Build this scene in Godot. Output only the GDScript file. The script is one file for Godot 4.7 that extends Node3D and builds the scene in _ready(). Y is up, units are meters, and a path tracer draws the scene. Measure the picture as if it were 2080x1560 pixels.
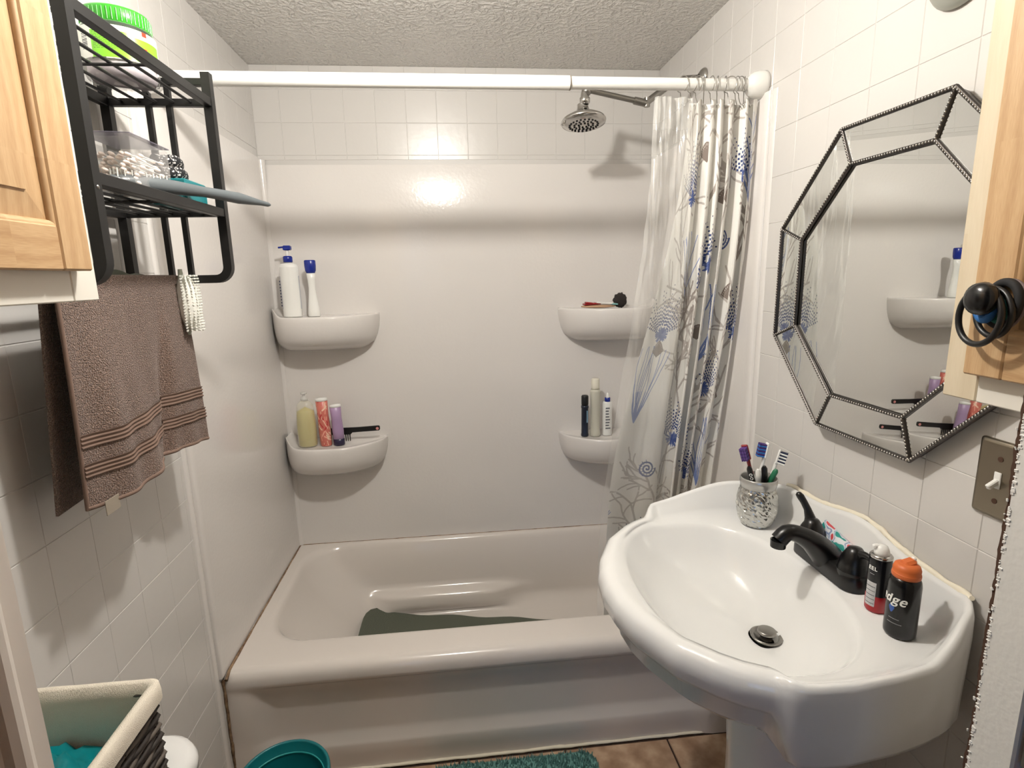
extends Node3D

# ---------------------------------------------------------------- helpers
var sg := 1
var used := {}
var M := {}
var rng := RandomNumberGenerator.new()

func v3(x: float, y: float, z: float) -> Vector3:
	return Vector3(x, y, z)

func new_st() -> SurfaceTool:
	var st := SurfaceTool.new()
	st.begin(Mesh.PRIMITIVE_TRIANGLES)
	return st

func tri(st: SurfaceTool, a: Vector3, b: Vector3, c: Vector3, ua := Vector2.ZERO, ub := Vector2.ZERO, uc := Vector2.ZERO) -> void:
	if (b - a).cross(c - a).length_squared() < 1e-18:
		return
	st.set_uv(ua); st.add_vertex(a)
	st.set_uv(ub); st.add_vertex(b)
	st.set_uv(uc); st.add_vertex(c)

func flat(st: SurfaceTool) -> void:
	st.set_smooth_group(-1)

func smooth(st: SurfaceTool) -> void:
	sg += 1
	st.set_smooth_group(sg)

func quad(st: SurfaceTool, a: Vector3, b: Vector3, c: Vector3, d: Vector3) -> void:
	tri(st, a, b, c, Vector2(0, 1), Vector2(1, 1), Vector2(1, 0))
	tri(st, a, c, d, Vector2(0, 1), Vector2(1, 0), Vector2(0, 0))

# a smooth patch through rows of points; wrap joins the last column to the first
func grid(st: SurfaceTool, rows: Array, wrap := false, flip := false, su := 1.0, sv := 1.0) -> void:
	smooth(st)
	var m: int = rows.size()
	var n: int = rows[0].size()
	var cols: int = n if wrap else n - 1
	for i in m - 1:
		var r0 = rows[i]
		var r1 = rows[i + 1]
		var v0: float = sv * i / (m - 1.0)
		var v1: float = sv * (i + 1) / (m - 1.0)
		for j in cols:
			var k: int = (j + 1) % n
			var u0: float = su * j / float(cols)
			var u1: float = su * (j + 1) / float(cols)
			if flip:
				tri(st, r0[j], r1[k], r0[k], Vector2(u0, v0), Vector2(u1, v1), Vector2(u1, v0))
				tri(st, r0[j], r1[j], r1[k], Vector2(u0, v0), Vector2(u0, v1), Vector2(u1, v1))
			else:
				tri(st, r0[j], r0[k], r1[k], Vector2(u0, v0), Vector2(u1, v0), Vector2(u1, v1))
				tri(st, r0[j], r1[k], r1[j], Vector2(u0, v0), Vector2(u1, v1), Vector2(u0, v1))

func fan(st: SurfaceTool, ring: Array, flip := false) -> void:
	flat(st)
	var c := Vector3.ZERO
	for p in ring:
		c += p
	c /= ring.size()
	for j in ring.size():
		var a: Vector3 = ring[j]
		var b: Vector3 = ring[(j + 1) % ring.size()]
		if flip:
			tri(st, c, b, a)
		else:
			tri(st, c, a, b)

# turned shape about a vertical axis; profile [[r, y], ...] from the bottom up; a null splits the shading
func lathe(st: SurfaceTool, c: Vector3, profile: Array, seg := 32, sx := 1.0, sz := 1.0) -> void:
	var part := []
	for p in profile + [null]:
		if p == null:
			if part.size() > 1:
				var rows := []
				for q in part:
					var ring := []
					for k in seg:
						var a := TAU * k / seg
						ring.append(c + v3(cos(a) * q[0] * sx, q[1], sin(a) * q[0] * sz))
					rows.append(ring)
				grid(st, rows, true)
			part = [part[-1]] if part.size() else []
		else:
			part.append(p)

func frame_of(d: Vector3) -> Basis:
	var up := Vector3.UP if absf(d.normalized().y) < 0.95 else Vector3.RIGHT
	var x := up.cross(d).normalized()
	return Basis(x, d.cross(x).normalized(), d.normalized())

# round bar along a path; radii may be one number or a list
func tube(st: SurfaceTool, pts: Array, radii, seg := 12, closed := false, caps := true) -> void:
	var n: int = pts.size()
	var rows := []
	var b := Basis()
	for i in n:
		var a: Vector3 = pts[(i - 1 + n) % n] if closed or i > 0 else pts[0]
		var e: Vector3 = pts[(i + 1) % n] if closed or i < n - 1 else pts[n - 1]
		var d := (e - a).normalized()
		if i == 0:
			b = frame_of(d)
		else:
			var x := (b.x - d * b.x.dot(d)).normalized()
			b = Basis(x, d.cross(x).normalized(), d)
		var r: float = radii[i] if radii is Array else radii
		var ring := []
		for k in seg:
			var t := TAU * k / seg + (PI / 4 if seg == 4 else 0.0)
			ring.append(pts[i] + (b.x * cos(t) + b.y * sin(t)) * r)
		rows.append(ring)
	if closed:
		rows.append(rows[0])
	if seg == 4:
		for k in 4:
			var strip := []
			for r in rows:
				strip.append([r[k], r[(k + 1) % 4]])
			grid(st, strip)
	else:
		grid(st, rows, true)
	if caps and not closed:
		fan(st, rows[0], true)
		fan(st, rows[n - 1])

# box with chamfered edges
func bevel(st: SurfaceTool, c: Vector3, s: Vector3, r := 0.002, t := Basis()) -> void:
	flat(st)
	var h := s / 2.0
	r = minf(r, minf(h.x, minf(h.y, h.z)) * 0.95)
	var ax := [Vector3.RIGHT, Vector3.UP, Vector3.BACK]
	for i in 3:
		var j := (i + 1) % 3
		var k := (i + 2) % 3
		for sgn in [-1.0, 1.0]:
			var o: Vector3 = ax[i] * h[i] * sgn
			var u: Vector3 = ax[j] * (h[j] - r)
			var w: Vector3 = ax[k] * (h[k] - r)
			var q := [o - u - w, o + u - w, o + u + w, o - u + w]
			if sgn > 0:
				q.reverse()
			quad(st, c + t * q[0], c + t * q[1], c + t * q[2], c + t * q[3])
		# edges that run along axis i
		for sj in [-1.0, 1.0]:
			for sk in [-1.0, 1.0]:
				var w: Vector3 = ax[i] * (h[i] - r)
				var p1: Vector3 = ax[j] * h[j] * sj + ax[k] * (h[k] - r) * sk
				var p2: Vector3 = ax[j] * (h[j] - r) * sj + ax[k] * h[k] * sk
				var q := [p1 - w, p2 - w, p2 + w, p1 + w]
				if sj * sk < 0:
					q.reverse()
				quad(st, c + t * q[3], c + t * q[2], c + t * q[1], c + t * q[0])
	for sx in [-1.0, 1.0]:
		for sy in [-1.0, 1.0]:
			for sz in [-1.0, 1.0]:
				var a := v3(h.x * sx, (h.y - r) * sy, (h.z - r) * sz)
				var b := v3((h.x - r) * sx, h.y * sy, (h.z - r) * sz)
				var d := v3((h.x - r) * sx, (h.y - r) * sy, h.z * sz)
				if sx * sy * sz < 0:
					tri(st, c + t * a, c + t * b, c + t * d)
				else:
					tri(st, c + t * a, c + t * d, c + t * b)

func bbox(st: SurfaceTool, lo: Vector3, hi: Vector3, r := 0.002) -> void:
	bevel(st, (lo + hi) / 2.0, hi - lo, r)

# square bar from a to b
func bar(st: SurfaceTool, a: Vector3, b: Vector3, w: float, h: float, r := 0.001) -> void:
	bevel(st, (a + b) / 2.0, v3(w, h, a.distance_to(b)), r, frame_of(b - a))

func ball(st: SurfaceTool, c: Vector3, r: float, seg := 12, sy := 1.0) -> void:
	var p := []
	var n := maxi(4, seg / 2)
	for i in n + 1:
		var a := -PI / 2 + PI * i / n
		p.append([cos(a) * r, sin(a) * r * sy])
	lathe(st, c, p, seg)

# flat outline (x, y pairs in the plane spanned by u, v) given a thickness along w
func slab(st: SurfaceTool, outline: Array, o: Vector3, u: Vector3, v: Vector3, w: Vector3) -> void:
	var front := []
	var back := []
	var poly := PackedVector2Array()
	for p in outline:
		poly.append(p)
		front.append(o + u * p.x + v * p.y + w)
		back.append(o + u * p.x + v * p.y)
	flat(st)
	var ids := Geometry2D.triangulate_polygon(poly)
	for i in range(0, ids.size(), 3):
		tri(st, front[ids[i]], front[ids[i + 2]], front[ids[i + 1]])
		tri(st, back[ids[i]], back[ids[i + 1]], back[ids[i + 2]])
	for i in outline.size():
		var j := (i + 1) % outline.size()
		quad(st, back[i], back[j], front[j], front[i])

func finish(st: SurfaceTool) -> ArrayMesh:
	st.generate_normals()
	return st.commit()

func numbered(called: String) -> String:
	if not used.has(called):
		used[called] = 0
		return called
	used[called] += 1
	return "%s_%03d" % [called, used[called]]

func metas(o: Node, label: String, category: String, group := "", kind := "") -> void:
	if label: o.set_meta("label", label)
	if category: o.set_meta("category", category)
	if group: o.set_meta("group", group)
	if kind: o.set_meta("kind", kind)

# a thing whose parts are built in world coordinates
func thing(called: String, label: String, category: String, base: Vector3, group := "") -> Node3D:
	var o := Node3D.new()
	o.name = numbered(called)
	add_child(o)
	o.position = base
	metas(o, label, category, group)
	return o

func part(called: String, st: SurfaceTool, m: Material, parent: Node3D, label := "") -> MeshInstance3D:
	var o := MeshInstance3D.new()
	o.name = called
	o.mesh = finish(st)
	o.material_override = m
	o.cast_shadow = GeometryInstance3D.SHADOW_CASTING_SETTING_ON
	parent.add_child(o, true)
	if parent.get_parent() == self and not (parent is MeshInstance3D):
		o.position = -parent.position
	if label: o.set_meta("label", label)
	return o

# a thing that is one mesh, its origin at its base
func single(called: String, st: SurfaceTool, m: Material, label: String, category: String, group := "", kind := "") -> MeshInstance3D:
	var mesh := finish(st)
	var bb := mesh.get_aabb()
	var base := v3(bb.get_center().x, bb.position.y, bb.get_center().z)
	var s2 := SurfaceTool.new()
	s2.append_from(mesh, 0, Transform3D(Basis(), -base))
	var o := MeshInstance3D.new()
	o.name = numbered(called)
	o.mesh = s2.commit()
	o.material_override = m
	add_child(o)
	o.position = base
	metas(o, label, category, group, kind)
	return o

func structure(called: String, st: SurfaceTool, m: Material) -> MeshInstance3D:
	var o := MeshInstance3D.new()
	o.name = called
	o.mesh = finish(st)
	o.material_override = m
	add_child(o)
	o.set_meta("kind", "structure")
	return o

func mat(c: Color, rough := 0.5, metal := 0.0) -> StandardMaterial3D:
	var m := StandardMaterial3D.new()
	m.albedo_color = c
	m.roughness = rough
	m.metallic = metal
	return m

func rgb(r: int, g: int, b: int) -> Color:
	return Color(r / 255.0, g / 255.0, b / 255.0)

func noise(freq: float, kind := FastNoiseLite.TYPE_SIMPLEX_SMOOTH, oct := 4, sd := 1) -> FastNoiseLite:
	var n := FastNoiseLite.new()
	n.noise_type = kind
	n.frequency = freq
	n.fractal_octaves = oct
	n.seed = sd
	return n

func bumps(m: StandardMaterial3D, n: FastNoiseLite, strength: float, metres: float, px := 512, scale := 1.0) -> void:
	var im := n.get_seamless_image(px, px)
	im.bump_map_to_normal_map(strength)
	m.normal_enabled = true
	m.normal_texture = ImageTexture.create_from_image(im)
	m.normal_scale = scale
	m.uv1_triplanar = true
	m.uv1_world_triplanar = true
	m.uv1_scale = Vector3.ONE / metres

func mottled(m: StandardMaterial3D, n: FastNoiseLite, a: Color, b: Color, metres: float, px := 256) -> void:
	var im := n.get_seamless_image(px, px)
	var out := Image.create(px, px, false, Image.FORMAT_RGB8)
	for y in px:
		for x in px:
			out.set_pixel(x, y, a.lerp(b, im.get_pixel(x, y).r))
	m.albedo_texture = ImageTexture.create_from_image(out)
	m.albedo_color = Color.WHITE
	m.uv1_triplanar = true
	m.uv1_world_triplanar = true
	m.uv1_scale = Vector3.ONE / metres

func wood(light: Color, dark: Color, metres: float, lying := false, sd := 3) -> StandardMaterial3D:
	var w := 256
	var h := 512
	var n1 := noise(0.012, FastNoiseLite.TYPE_SIMPLEX_SMOOTH, 3, sd)
	var n2 := noise(0.25, FastNoiseLite.TYPE_SIMPLEX_SMOOTH, 2, sd + 7)
	var im := Image.create(h if lying else w, w if lying else h, false, Image.FORMAT_RGB8)
	for y in h:
		for x in w:
			var wob := n1.get_noise_2d(x * 0.6, y * 0.12) * 12.0
			var ring := 0.5 + 0.5 * sin((x + wob) * 0.19 + 2.0 * n1.get_noise_1d(x * 2.0))
			var fine := n2.get_noise_2d(x * 1.6, y * 0.05)
			var t := clampf(0.30 * pow(ring, 2.0) + 0.22 * (fine + 0.4) + 0.25 * (n1.get_noise_2d(x * 0.3 + 90, y * 0.1) + 0.3), 0.0, 1.0)
			var c := light.lerp(dark, t)
			if lying: im.set_pixel(y, x, c)
			else: im.set_pixel(x, y, c)
	var m := StandardMaterial3D.new()
	m.albedo_texture = ImageTexture.create_from_image(im)
	m.roughness = 0.42
	m.uv1_triplanar = true
	m.uv1_world_triplanar = true
	m.uv1_triplanar_sharpness = 6.0
	m.uv1_scale = v3(1.0 / metres, 1.0 / metres, 1.0 / metres)
	return m

func glass(c: Color, rough := 0.04) -> StandardMaterial3D:
	var m := mat(c, rough)
	m.transparency = BaseMaterial3D.TRANSPARENCY_ALPHA
	return m

func ss(a: float, b: float, x: float) -> float:
	return smoothstep(a, b, x)

func wrap_can(p: Vector3, radius: float, c: Vector3, turn: float, slant: float) -> Vector3:
	var a := turn + (p.x + slant * p.y) / radius
	var r := radius + p.z
	return c + v3(sin(a) * r, p.y, cos(a) * r)

# lettering bent round an upright can; turn is the direction the middle of the text faces
func can_text(text: String, size: float, radius: float, c: Vector3, turn: float, slant := 0.0, bold := true) -> ArrayMesh:
	var f := SystemFont.new()
	f.font_names = PackedStringArray(["Droid Sans"])
	f.font_weight = 700 if bold else 400
	var tm := TextMesh.new()
	tm.font = f
	tm.text = text
	tm.font_size = 64
	tm.pixel_size = size / 64.0
	tm.depth = 0.0006
	var arr := tm.get_mesh_arrays()
	var vs: PackedVector3Array = arr[Mesh.ARRAY_VERTEX]
	var ids = arr[Mesh.ARRAY_INDEX]
	var st := new_st()
	flat(st)
	if ids == null or ids.size() == 0:
		for i in range(0, vs.size(), 3):
			tri(st, wrap_can(vs[i], radius, c, turn, slant), wrap_can(vs[i + 1], radius, c, turn, slant), wrap_can(vs[i + 2], radius, c, turn, slant))
	else:
		for i in range(0, ids.size(), 3):
			tri(st, wrap_can(vs[ids[i]], radius, c, turn, slant), wrap_can(vs[ids[i + 1]], radius, c, turn, slant), wrap_can(vs[ids[i + 2]], radius, c, turn, slant))
	return finish(st)

func mesh_part(called: String, mesh: Mesh, m: Material, parent: Node3D) -> MeshInstance3D:
	var o := MeshInstance3D.new()
	o.name = called
	o.mesh = mesh
	o.material_override = m
	parent.add_child(o, true)
	if parent.get_parent() == self and not (parent is MeshInstance3D):
		o.position = -parent.position
	return o

# ---------------------------------------------------------------- the place
const W := 1.524      # room width
const H := 2.225      # ceiling
const T := 0.1136     # wall tile
const WX0 := -0.88    # hall window, left and right edge
const WX1 := 0.28
const NEAR := 1.8     # face of the wall with the doorway

func _ready() -> void:
	rng.seed = 11
	# ---- camera
	var cam := Camera3D.new()
	cam.name = "camera"
	cam.fov = 70.33
	cam.near = 0.02
	cam.position = v3(0.7048, 1.4605, 2.2226)
	cam.basis = Basis.from_euler(v3(-0.1961, -0.0989, -0.0228))
	add_child(cam)
	cam.current = true
	# ---- sky and exposure
	var env := Environment.new()
	env.background_mode = Environment.BG_SKY
	var sky := Sky.new()
	var sm := ProceduralSkyMaterial.new()
	sm.sky_top_color = Color(0.36, 0.58, 0.90)
	sm.sky_horizon_color = Color(0.68, 0.82, 0.96)
	sm.ground_bottom_color = Color(0.25, 0.27, 0.28)
	sm.ground_horizon_color = Color(0.6, 0.68, 0.78)
	sky.sky_material = sm
	env.sky = sky
	env.background_energy_multiplier = 4.0
	env.tonemap_mode = Environment.TONE_MAPPER_LINEAR
	env.tonemap_exposure = 1.0
	env.sdfgi_enabled = true
	env.ssao_enabled = true
	env.ssil_enabled = true
	var we := WorldEnvironment.new()
	we.name = "world_environment"
	we.environment = env
	add_child(we)
	materials()
	shell()
	tub()
	surround()
	sink()
	cabinets()
	wall_mirror()
	curtain()
	shower()
	rack()
	bottles()
	sink_things()
	floor_things()
	lamps()

func materials() -> void:
	var fine := noise(0.02, FastNoiseLite.TYPE_SIMPLEX_SMOOTH, 3, 5)
	M.tile = mat(rgb(210, 207, 203), 0.26)
	bumps(M.tile, fine, 1.2, 0.35, 512, 0.25)
	M.grout = mat(rgb(208, 205, 201), 0.45)
	M.fibre = mat(rgb(226, 222, 218), 0.15)
	bumps(M.fibre, noise(0.03, FastNoiseLite.TYPE_SIMPLEX_SMOOTH, 2, 8), 1.2, 0.28, 512, 0.3)
	M.tub = mat(rgb(222, 215, 208), 0.14)
	M.porcelain = mat(rgb(228, 228, 226), 0.08)
	M.ceiling = mat(rgb(224, 221, 216), 0.38)
	var kn := noise(0.022, FastNoiseLite.TYPE_SIMPLEX_SMOOTH, 3, 21)
	kn.fractal_type = FastNoiseLite.FRACTAL_RIDGED
	bumps(M.ceiling, kn, 11.5, 0.42, 512, 1.0)
	M.plaster = mat(rgb(160, 152, 140), 0.6)
	bumps(M.plaster, noise(0.05, FastNoiseLite.TYPE_SIMPLEX_SMOOTH, 4, 31), 3.0, 0.25, 512, 0.5)
	M.paint = mat(rgb(222, 217, 210), 0.4)
	M.trim = mat(rgb(216, 209, 201), 0.35)
	M.jamb = mat(rgb(226, 224, 218), 0.4)
	bumps(M.jamb, noise(0.08, FastNoiseLite.TYPE_SIMPLEX_SMOOTH, 3, 32), 1.0, 0.2, 256, 0.25)
	M.rawpaper = mat(rgb(74, 50, 36), 0.9)
	M.caulk = mat(rgb(236, 228, 208), 0.5)
	M.browncaulk = mat(rgb(122, 88, 56), 0.6)
	mottled(M.browncaulk, noise(0.04, FastNoiseLite.TYPE_SIMPLEX_SMOOTH, 3, 4), rgb(70, 46, 28), rgb(186, 160, 128), 0.3)
	M.pine = wood(rgb(200, 168, 128), rgb(164, 128, 88), 0.16, false, 3)
	M.pine_lying = wood(rgb(198, 165, 124), rgb(156, 118, 78), 0.16, true, 9)
	M.pale = wood(rgb(212, 200, 176), rgb(198, 182, 154), 0.3, false, 17)
	M.white_paint = mat(rgb(228, 224, 214), 0.4)
	M.door_wood = wood(rgb(176, 108, 56), rgb(112, 60, 28), 0.3, false, 18)
	M.black = mat(rgb(18, 17, 17), 0.4)
	M.black_gloss = mat(rgb(14, 14, 15), 0.22)
	M.rack = mat(rgb(13, 12, 12), 0.45)
	M.chrome = mat(rgb(196, 194, 190), 0.14, 1.0)
	M.steel = mat(rgb(150, 147, 142), 0.3, 1.0)
	M.brushed = mat(rgb(150, 140, 124), 0.34, 1.0)
	M.pewter = mat(rgb(86, 82, 80), 0.35, 1.0)
	M.bead = mat(rgb(170, 166, 160), 0.25, 1.0)
	M.mirror = mat(rgb(236, 238, 236), 0.0, 1.0)
	M.white = mat(rgb(236, 236, 232), 0.3)
	M.white_gloss = mat(rgb(232, 231, 226), 0.12)
	M.blue = mat(rgb(22, 44, 140), 0.25)
	M.teal = mat(rgb(16, 112, 118), 0.35)
	M.darkmetal = mat(rgb(11, 10, 10), 0.3, 0.0)
	M.bristle = mat(rgb(232, 232, 224), 0.7)
	# terry cloth
	M.towel = mat(rgb(150, 122, 106), 0.95)
	mottled(M.towel, noise(0.11, FastNoiseLite.TYPE_CELLULAR, 2, 6), rgb(84, 66, 57), rgb(160, 134, 119), 0.085, 256)
	var loops := noise(0.1, FastNoiseLite.TYPE_SIMPLEX_SMOOTH, 3, 12).get_seamless_image(256, 256)
	loops.bump_map_to_normal_map(12.0)
	M.towel.normal_enabled = true
	M.towel.normal_texture = ImageTexture.create_from_image(loops)
	M.towel.rim_enabled = true
	M.towel.rim = 0.4
	M.band = mat(rgb(122, 100, 88), 0.9)
	M.floor_tile = mat(rgb(176, 146, 118), 0.35)
	mottled(M.floor_tile, noise(0.02, FastNoiseLite.TYPE_SIMPLEX_SMOOTH, 5, 41), rgb(140, 110, 86), rgb(204, 176, 148), 0.5)
	M.floor_grout = mat(rgb(62, 46, 36), 0.9)
	M.matgreen = mat(rgb(84, 96, 84), 0.7)
	mottled(M.matgreen, noise(0.16, FastNoiseLite.TYPE_CELLULAR, 2, 9), rgb(52, 58, 50), rgb(128, 130, 112), 0.07)
	M.rug = mat(rgb(104, 150, 144), 0.95)
	M.linen = mat(rgb(222, 214, 198), 0.9)
	bumps(M.linen, noise(0.2, FastNoiseLite.TYPE_SIMPLEX_SMOOTH, 2, 51), 4.0, 0.08, 256, 0.6)
	M.wicker = mat(rgb(52, 46, 42), 0.7)
	M.wicker_pale = mat(rgb(96, 88, 80), 0.7)
	M.bag = mat(rgb(0, 116, 122), 0.3)
	M.hall = mat(rgb(170, 166, 160), 0.7)
	M.hall_floor = mat(rgb(120, 84, 56), 0.5)
	M.pane = glass(Color(0.95, 0.98, 1.0, 0.06), 0.0)
	M.clear = glass(Color(0.95, 0.95, 0.95, 0.04), 0.03)

var tile_meshes := {}

func tile_mesh(w: float, h: float, thick: float, r: float) -> Mesh:
	var key := "%.4f %.4f %.4f" % [w, h, thick]
	if not tile_meshes.has(key):
		var st := new_st()
		bevel(st, v3(0, 0, -thick / 2), v3(w, h, thick), r)
		tile_meshes[key] = finish(st)
	return tile_meshes[key]

# tiles between the lines us and vs on the plane at o spanned by u and v, faces along n
func lay_tiles(parent: Node3D, o: Vector3, u: Vector3, v: Vector3, n: Vector3, us: Array, vs: Array, gap: float, thick: float, r: float, m: Material, skip_u0 := 1e9, skip_u1 := 1e9, skip_v := 0.0, across := 1.0) -> void:
	for i in us.size() - 1:
		for j in vs.size() - 1:
			if us[i] > skip_u0 - 0.02 and us[i + 1] < skip_u1 + 0.02 and vs[j + 1] < skip_v + 0.005:
				continue
			var w: float = us[i + 1] - us[i] - gap * across
			var h: float = vs[j + 1] - vs[j] - gap
			if w < 0.006 or h < 0.006:
				continue
			var t := MeshInstance3D.new()
			t.name = "tile"
			t.mesh = tile_mesh(w, h, thick, r)
			t.material_override = m
			t.transform = Transform3D(Basis(u, v, n), o + u * (us[i] + us[i + 1]) / 2 + v * (vs[j] + vs[j + 1]) / 2)
			parent.add_child(t, true)

func lines(a: float, b: float, through: float, step: float) -> Array:
	var out := [a]
	var x := through + ceilf((a - through) / step) * step
	while x < b - 0.004:
		if x > a + 0.004:
			out.append(x)
		x += step
	out.append(b)
	return out

func shell() -> void:
	var st := new_st()
	# floor of the bathroom
	bbox(st, v3(-0.12, -0.1, -0.12), v3(W + 0.12, -0.004, NEAR + 0.12), 0.001)
	var fl := structure("floor", st, M.floor_grout)
	lay_tiles(fl, v3(0, 0, 0), Vector3.RIGHT, Vector3.FORWARD, Vector3.UP, lines(0, W, 1.318, 0.33), lines(-NEAR - 0.1, -0.79, -1.12, 0.33), 0.006, 0.008, 0.0015, M.floor_tile)
	# walls: a backing with tiles set on it
	st = new_st()
	bbox(st, v3(-0.12, 0, -0.12), v3(W + 0.12, H, -0.0012), 0.001)
	var wb := structure("wall_back", st, M.grout)
	var rows := lines(1.9, H, 1.9167, T)
	lay_tiles(wb, Vector3.ZERO, Vector3.RIGHT, Vector3.UP, Vector3.BACK, lines(0, W, 0.096, T), rows, 0.0008, 0.0035, 0.0010, M.tile)
	st = new_st()
	bbox(st, v3(-0.12, 0, -0.003), v3(-0.0012, H, NEAR), 0.001)
	var wl := structure("wall_left", st, M.grout)
	lay_tiles(wl, Vector3.ZERO, Vector3.FORWARD, Vector3.UP, Vector3.RIGHT, lines(-NEAR, -0.002, -0.387, T), lines(0, H, 0.9184, 0.1131), 0.0020, 0.0035, 0.0007, M.tile, -0.78, 0.0, 1.905, 0.1)
	st = new_st()
	bbox(st, v3(W + 0.0012, 0, -0.003), v3(W + 0.12, H, NEAR), 0.001)
	var wr := structure("wall_right", st, M.grout)
	lay_tiles(wr, v3(W, 0, 0), Vector3.BACK, Vector3.UP, Vector3.LEFT, lines(0.002, NEAR, 0.917, 0.1155), lines(0, H, 1.8036, 0.1131), 0.0007, 0.0035, 0.0010, M.tile, 0.0, 0.78, 1.905)
	# ceiling
	st = new_st()
	bbox(st, v3(-0.12, H, -0.12), v3(W + 0.12, H + 0.1, NEAR + 0.12), 0.001)
	structure("ceiling", st, M.ceiling)
	# wall with the doorway
	st = new_st()
	bbox(st, v3(-1.0, 0, NEAR), v3(0.334, 2.5, NEAR + 0.12), 0.001)
	bbox(st, v3(1.224, 0, NEAR), v3(2.4, 2.5, NEAR + 0.12), 0.001)
	bbox(st, v3(0.334, 2.05, NEAR), v3(1.224, 2.5, NEAR + 0.12), 0.001)
	structure("wall_near", st, M.plaster)
	# left jamb with its moulded stop
	st = new_st()
	var prof := []
	for q in [[0.335, 1.797], [0.352, 1.797], [0.3545, 1.799], [0.3545, 1.8135], [0.352, 1.8145], [0.352, 1.8155], [0.3555, 1.8165], [0.360, 1.820], [0.3625, 1.826], [0.3625, 1.832], [0.360, 1.838], [0.3555, 1.841], [0.3545, 1.843], [0.3545, 1.925], [0.335, 1.925]]:
		prof.append(Vector2(q[0], q[1]))
	slab(st, prof, v3(0, 0, 0), Vector3.RIGHT, Vector3.BACK, Vector3.UP * 2.05)
	structure("trim_1", st, M.trim)
	# right jamb board with its torn edge
	st = new_st()
	bbox(st, v3(1.204, 0, NEAR), v3(1.224, 2.05, 1.842), 0.002)
	var tr := structure("trim_2", st, M.jamb)
	st = new_st()
	flat(st)
	var nz := noise(9.0, FastNoiseLite.TYPE_SIMPLEX_SMOOTH, 4, 77)
	var y := 0.2
	var pw := 0.003
	while y < 1.6:
		var w := 0.0026 + 0.0022 * nz.get_noise_1d(y * 2.0) + 0.0012 * nz.get_noise_1d(y * 11.0)
		quad(st, v3(1.2052, y, NEAR + 0.002), v3(1.2052, y + 0.004, NEAR + 0.002), v3(1.2052, y + 0.004, NEAR - w), v3(1.2052, y, NEAR - pw))
		quad(st, v3(1.2062, y, NEAR + 0.002), v3(1.2062, y + 0.004, NEAR + 0.002), v3(1.2062, y + 0.004, NEAR - w), v3(1.2062, y, NEAR - pw))
		quad(st, v3(1.2052, y, NEAR - pw), v3(1.2052, y + 0.004, NEAR - w), v3(1.2062, y + 0.004, NEAR - w), v3(1.2062, y, NEAR - pw))
		pw = w
		y += 0.004
	part("raw_edge", st, M.rawpaper, tr, "torn brown paper edge")
	st = new_st()
	for i in 520:
		var yy := rng.randf_range(0.2, 1.6)
		var l := rng.randf_range(0.0012, 0.0045)
		var hgt := rng.randf_range(0.0008, 0.0026)
		bevel(st, v3(1.2038, yy, NEAR + 0.0008 + l / 2), v3(rng.randf_range(0.0006, 0.0016), hgt, l), 0.0004, Basis(Vector3.RIGHT, rng.randf_range(-0.35, 0.35)))
	for i in 46:
		bevel(st, v3(1.2045, rng.randf_range(0.2, 1.6), NEAR - rng.randf_range(0.001, 0.0045)), v3(0.0015, rng.randf_range(0.001, 0.004), rng.randf_range(0.001, 0.0025)), 0.0004, Basis(Vector3.RIGHT, rng.randf_range(-1, 1)))
	var fk := part("paint_flakes", st, M.jamb, tr, "ragged dried paint along the edge")
	fk.set_meta("kind", "stuff")
	# stained door standing open into the hall
	st = new_st()
	bbox(st, v3(1.212, 0.01, 1.845), v3(1.25, 2.03, 2.6), 0.003)
	var dr := structure("door_1", st, M.door_wood)
	for yy in [0.25, 1.05, 1.8]:
		st = new_st()
		bbox(st, v3(1.206, yy - 0.045, 1.846), v3(1.212, yy + 0.045, 1.868), 0.001)
		part("hinge", st, M.steel, dr)
	# hall behind the camera, lit by its window
	st = new_st()
	bbox(st, v3(-1.0, -0.1, NEAR + 0.12), v3(2.4, 0, 4.7), 0.001)
	structure("floor_hall", st, M.hall_floor)
	st = new_st()
	bbox(st, v3(-1.1, 2.4, NEAR + 0.12), v3(2.5, 2.5, 4.8), 0.001)
	structure("ceiling_hall", st, M.hall)
	st = new_st()
	bbox(st, v3(-1.1, 0, NEAR), v3(-1.0, 2.5, 4.8), 0.001)
	structure("wall_hall_left", st, M.hall)
	st = new_st()
	bbox(st, v3(2.4, 0, NEAR), v3(2.5, 2.5, 4.8), 0.001)
	structure("wall_hall_right", st, M.hall)
	st = new_st()
	bbox(st, v3(-1.0, 0, 4.7), v3(WX0, 2.4, 4.82), 0.001)
	bbox(st, v3(WX1, 0, 4.7), v3(2.4, 2.4, 4.82), 0.001)
	bbox(st, v3(WX0, 0, 4.7), v3(WX1, 0.85, 4.82), 0.001)
	bbox(st, v3(WX0, 2.1, 4.7), v3(WX1, 2.4, 4.82), 0.001)
	structure("wall_hall_far", st, M.hall)
	st = new_st()
	bbox(st, v3(WX0, 0.85, 4.74), v3(WX0 + 0.06, 2.1, 4.79), 0.003)
	bbox(st, v3(WX1 - 0.06, 0.85, 4.74), v3(WX1, 2.1, 4.79), 0.003)
	bbox(st, v3(WX0 + 0.06, 0.85, 4.74), v3(WX1 - 0.06, 0.91, 4.79), 0.003)
	bbox(st, v3(WX0 + 0.06, 2.04, 4.74), v3(WX1 - 0.06, 2.1, 4.79), 0.003)
	bbox(st, v3(WX0 + 0.06, 1.45, 4.745), v3(WX1 - 0.06, 1.5, 4.785), 0.003)
	bbox(st, v3((WX0 + WX1) / 2 - 0.0125, 0.91, 4.75), v3((WX0 + WX1) / 2 + 0.0125, 2.04, 4.78), 0.003)
	var win := structure("window_1", st, M.white_paint)
	st = new_st()
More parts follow.
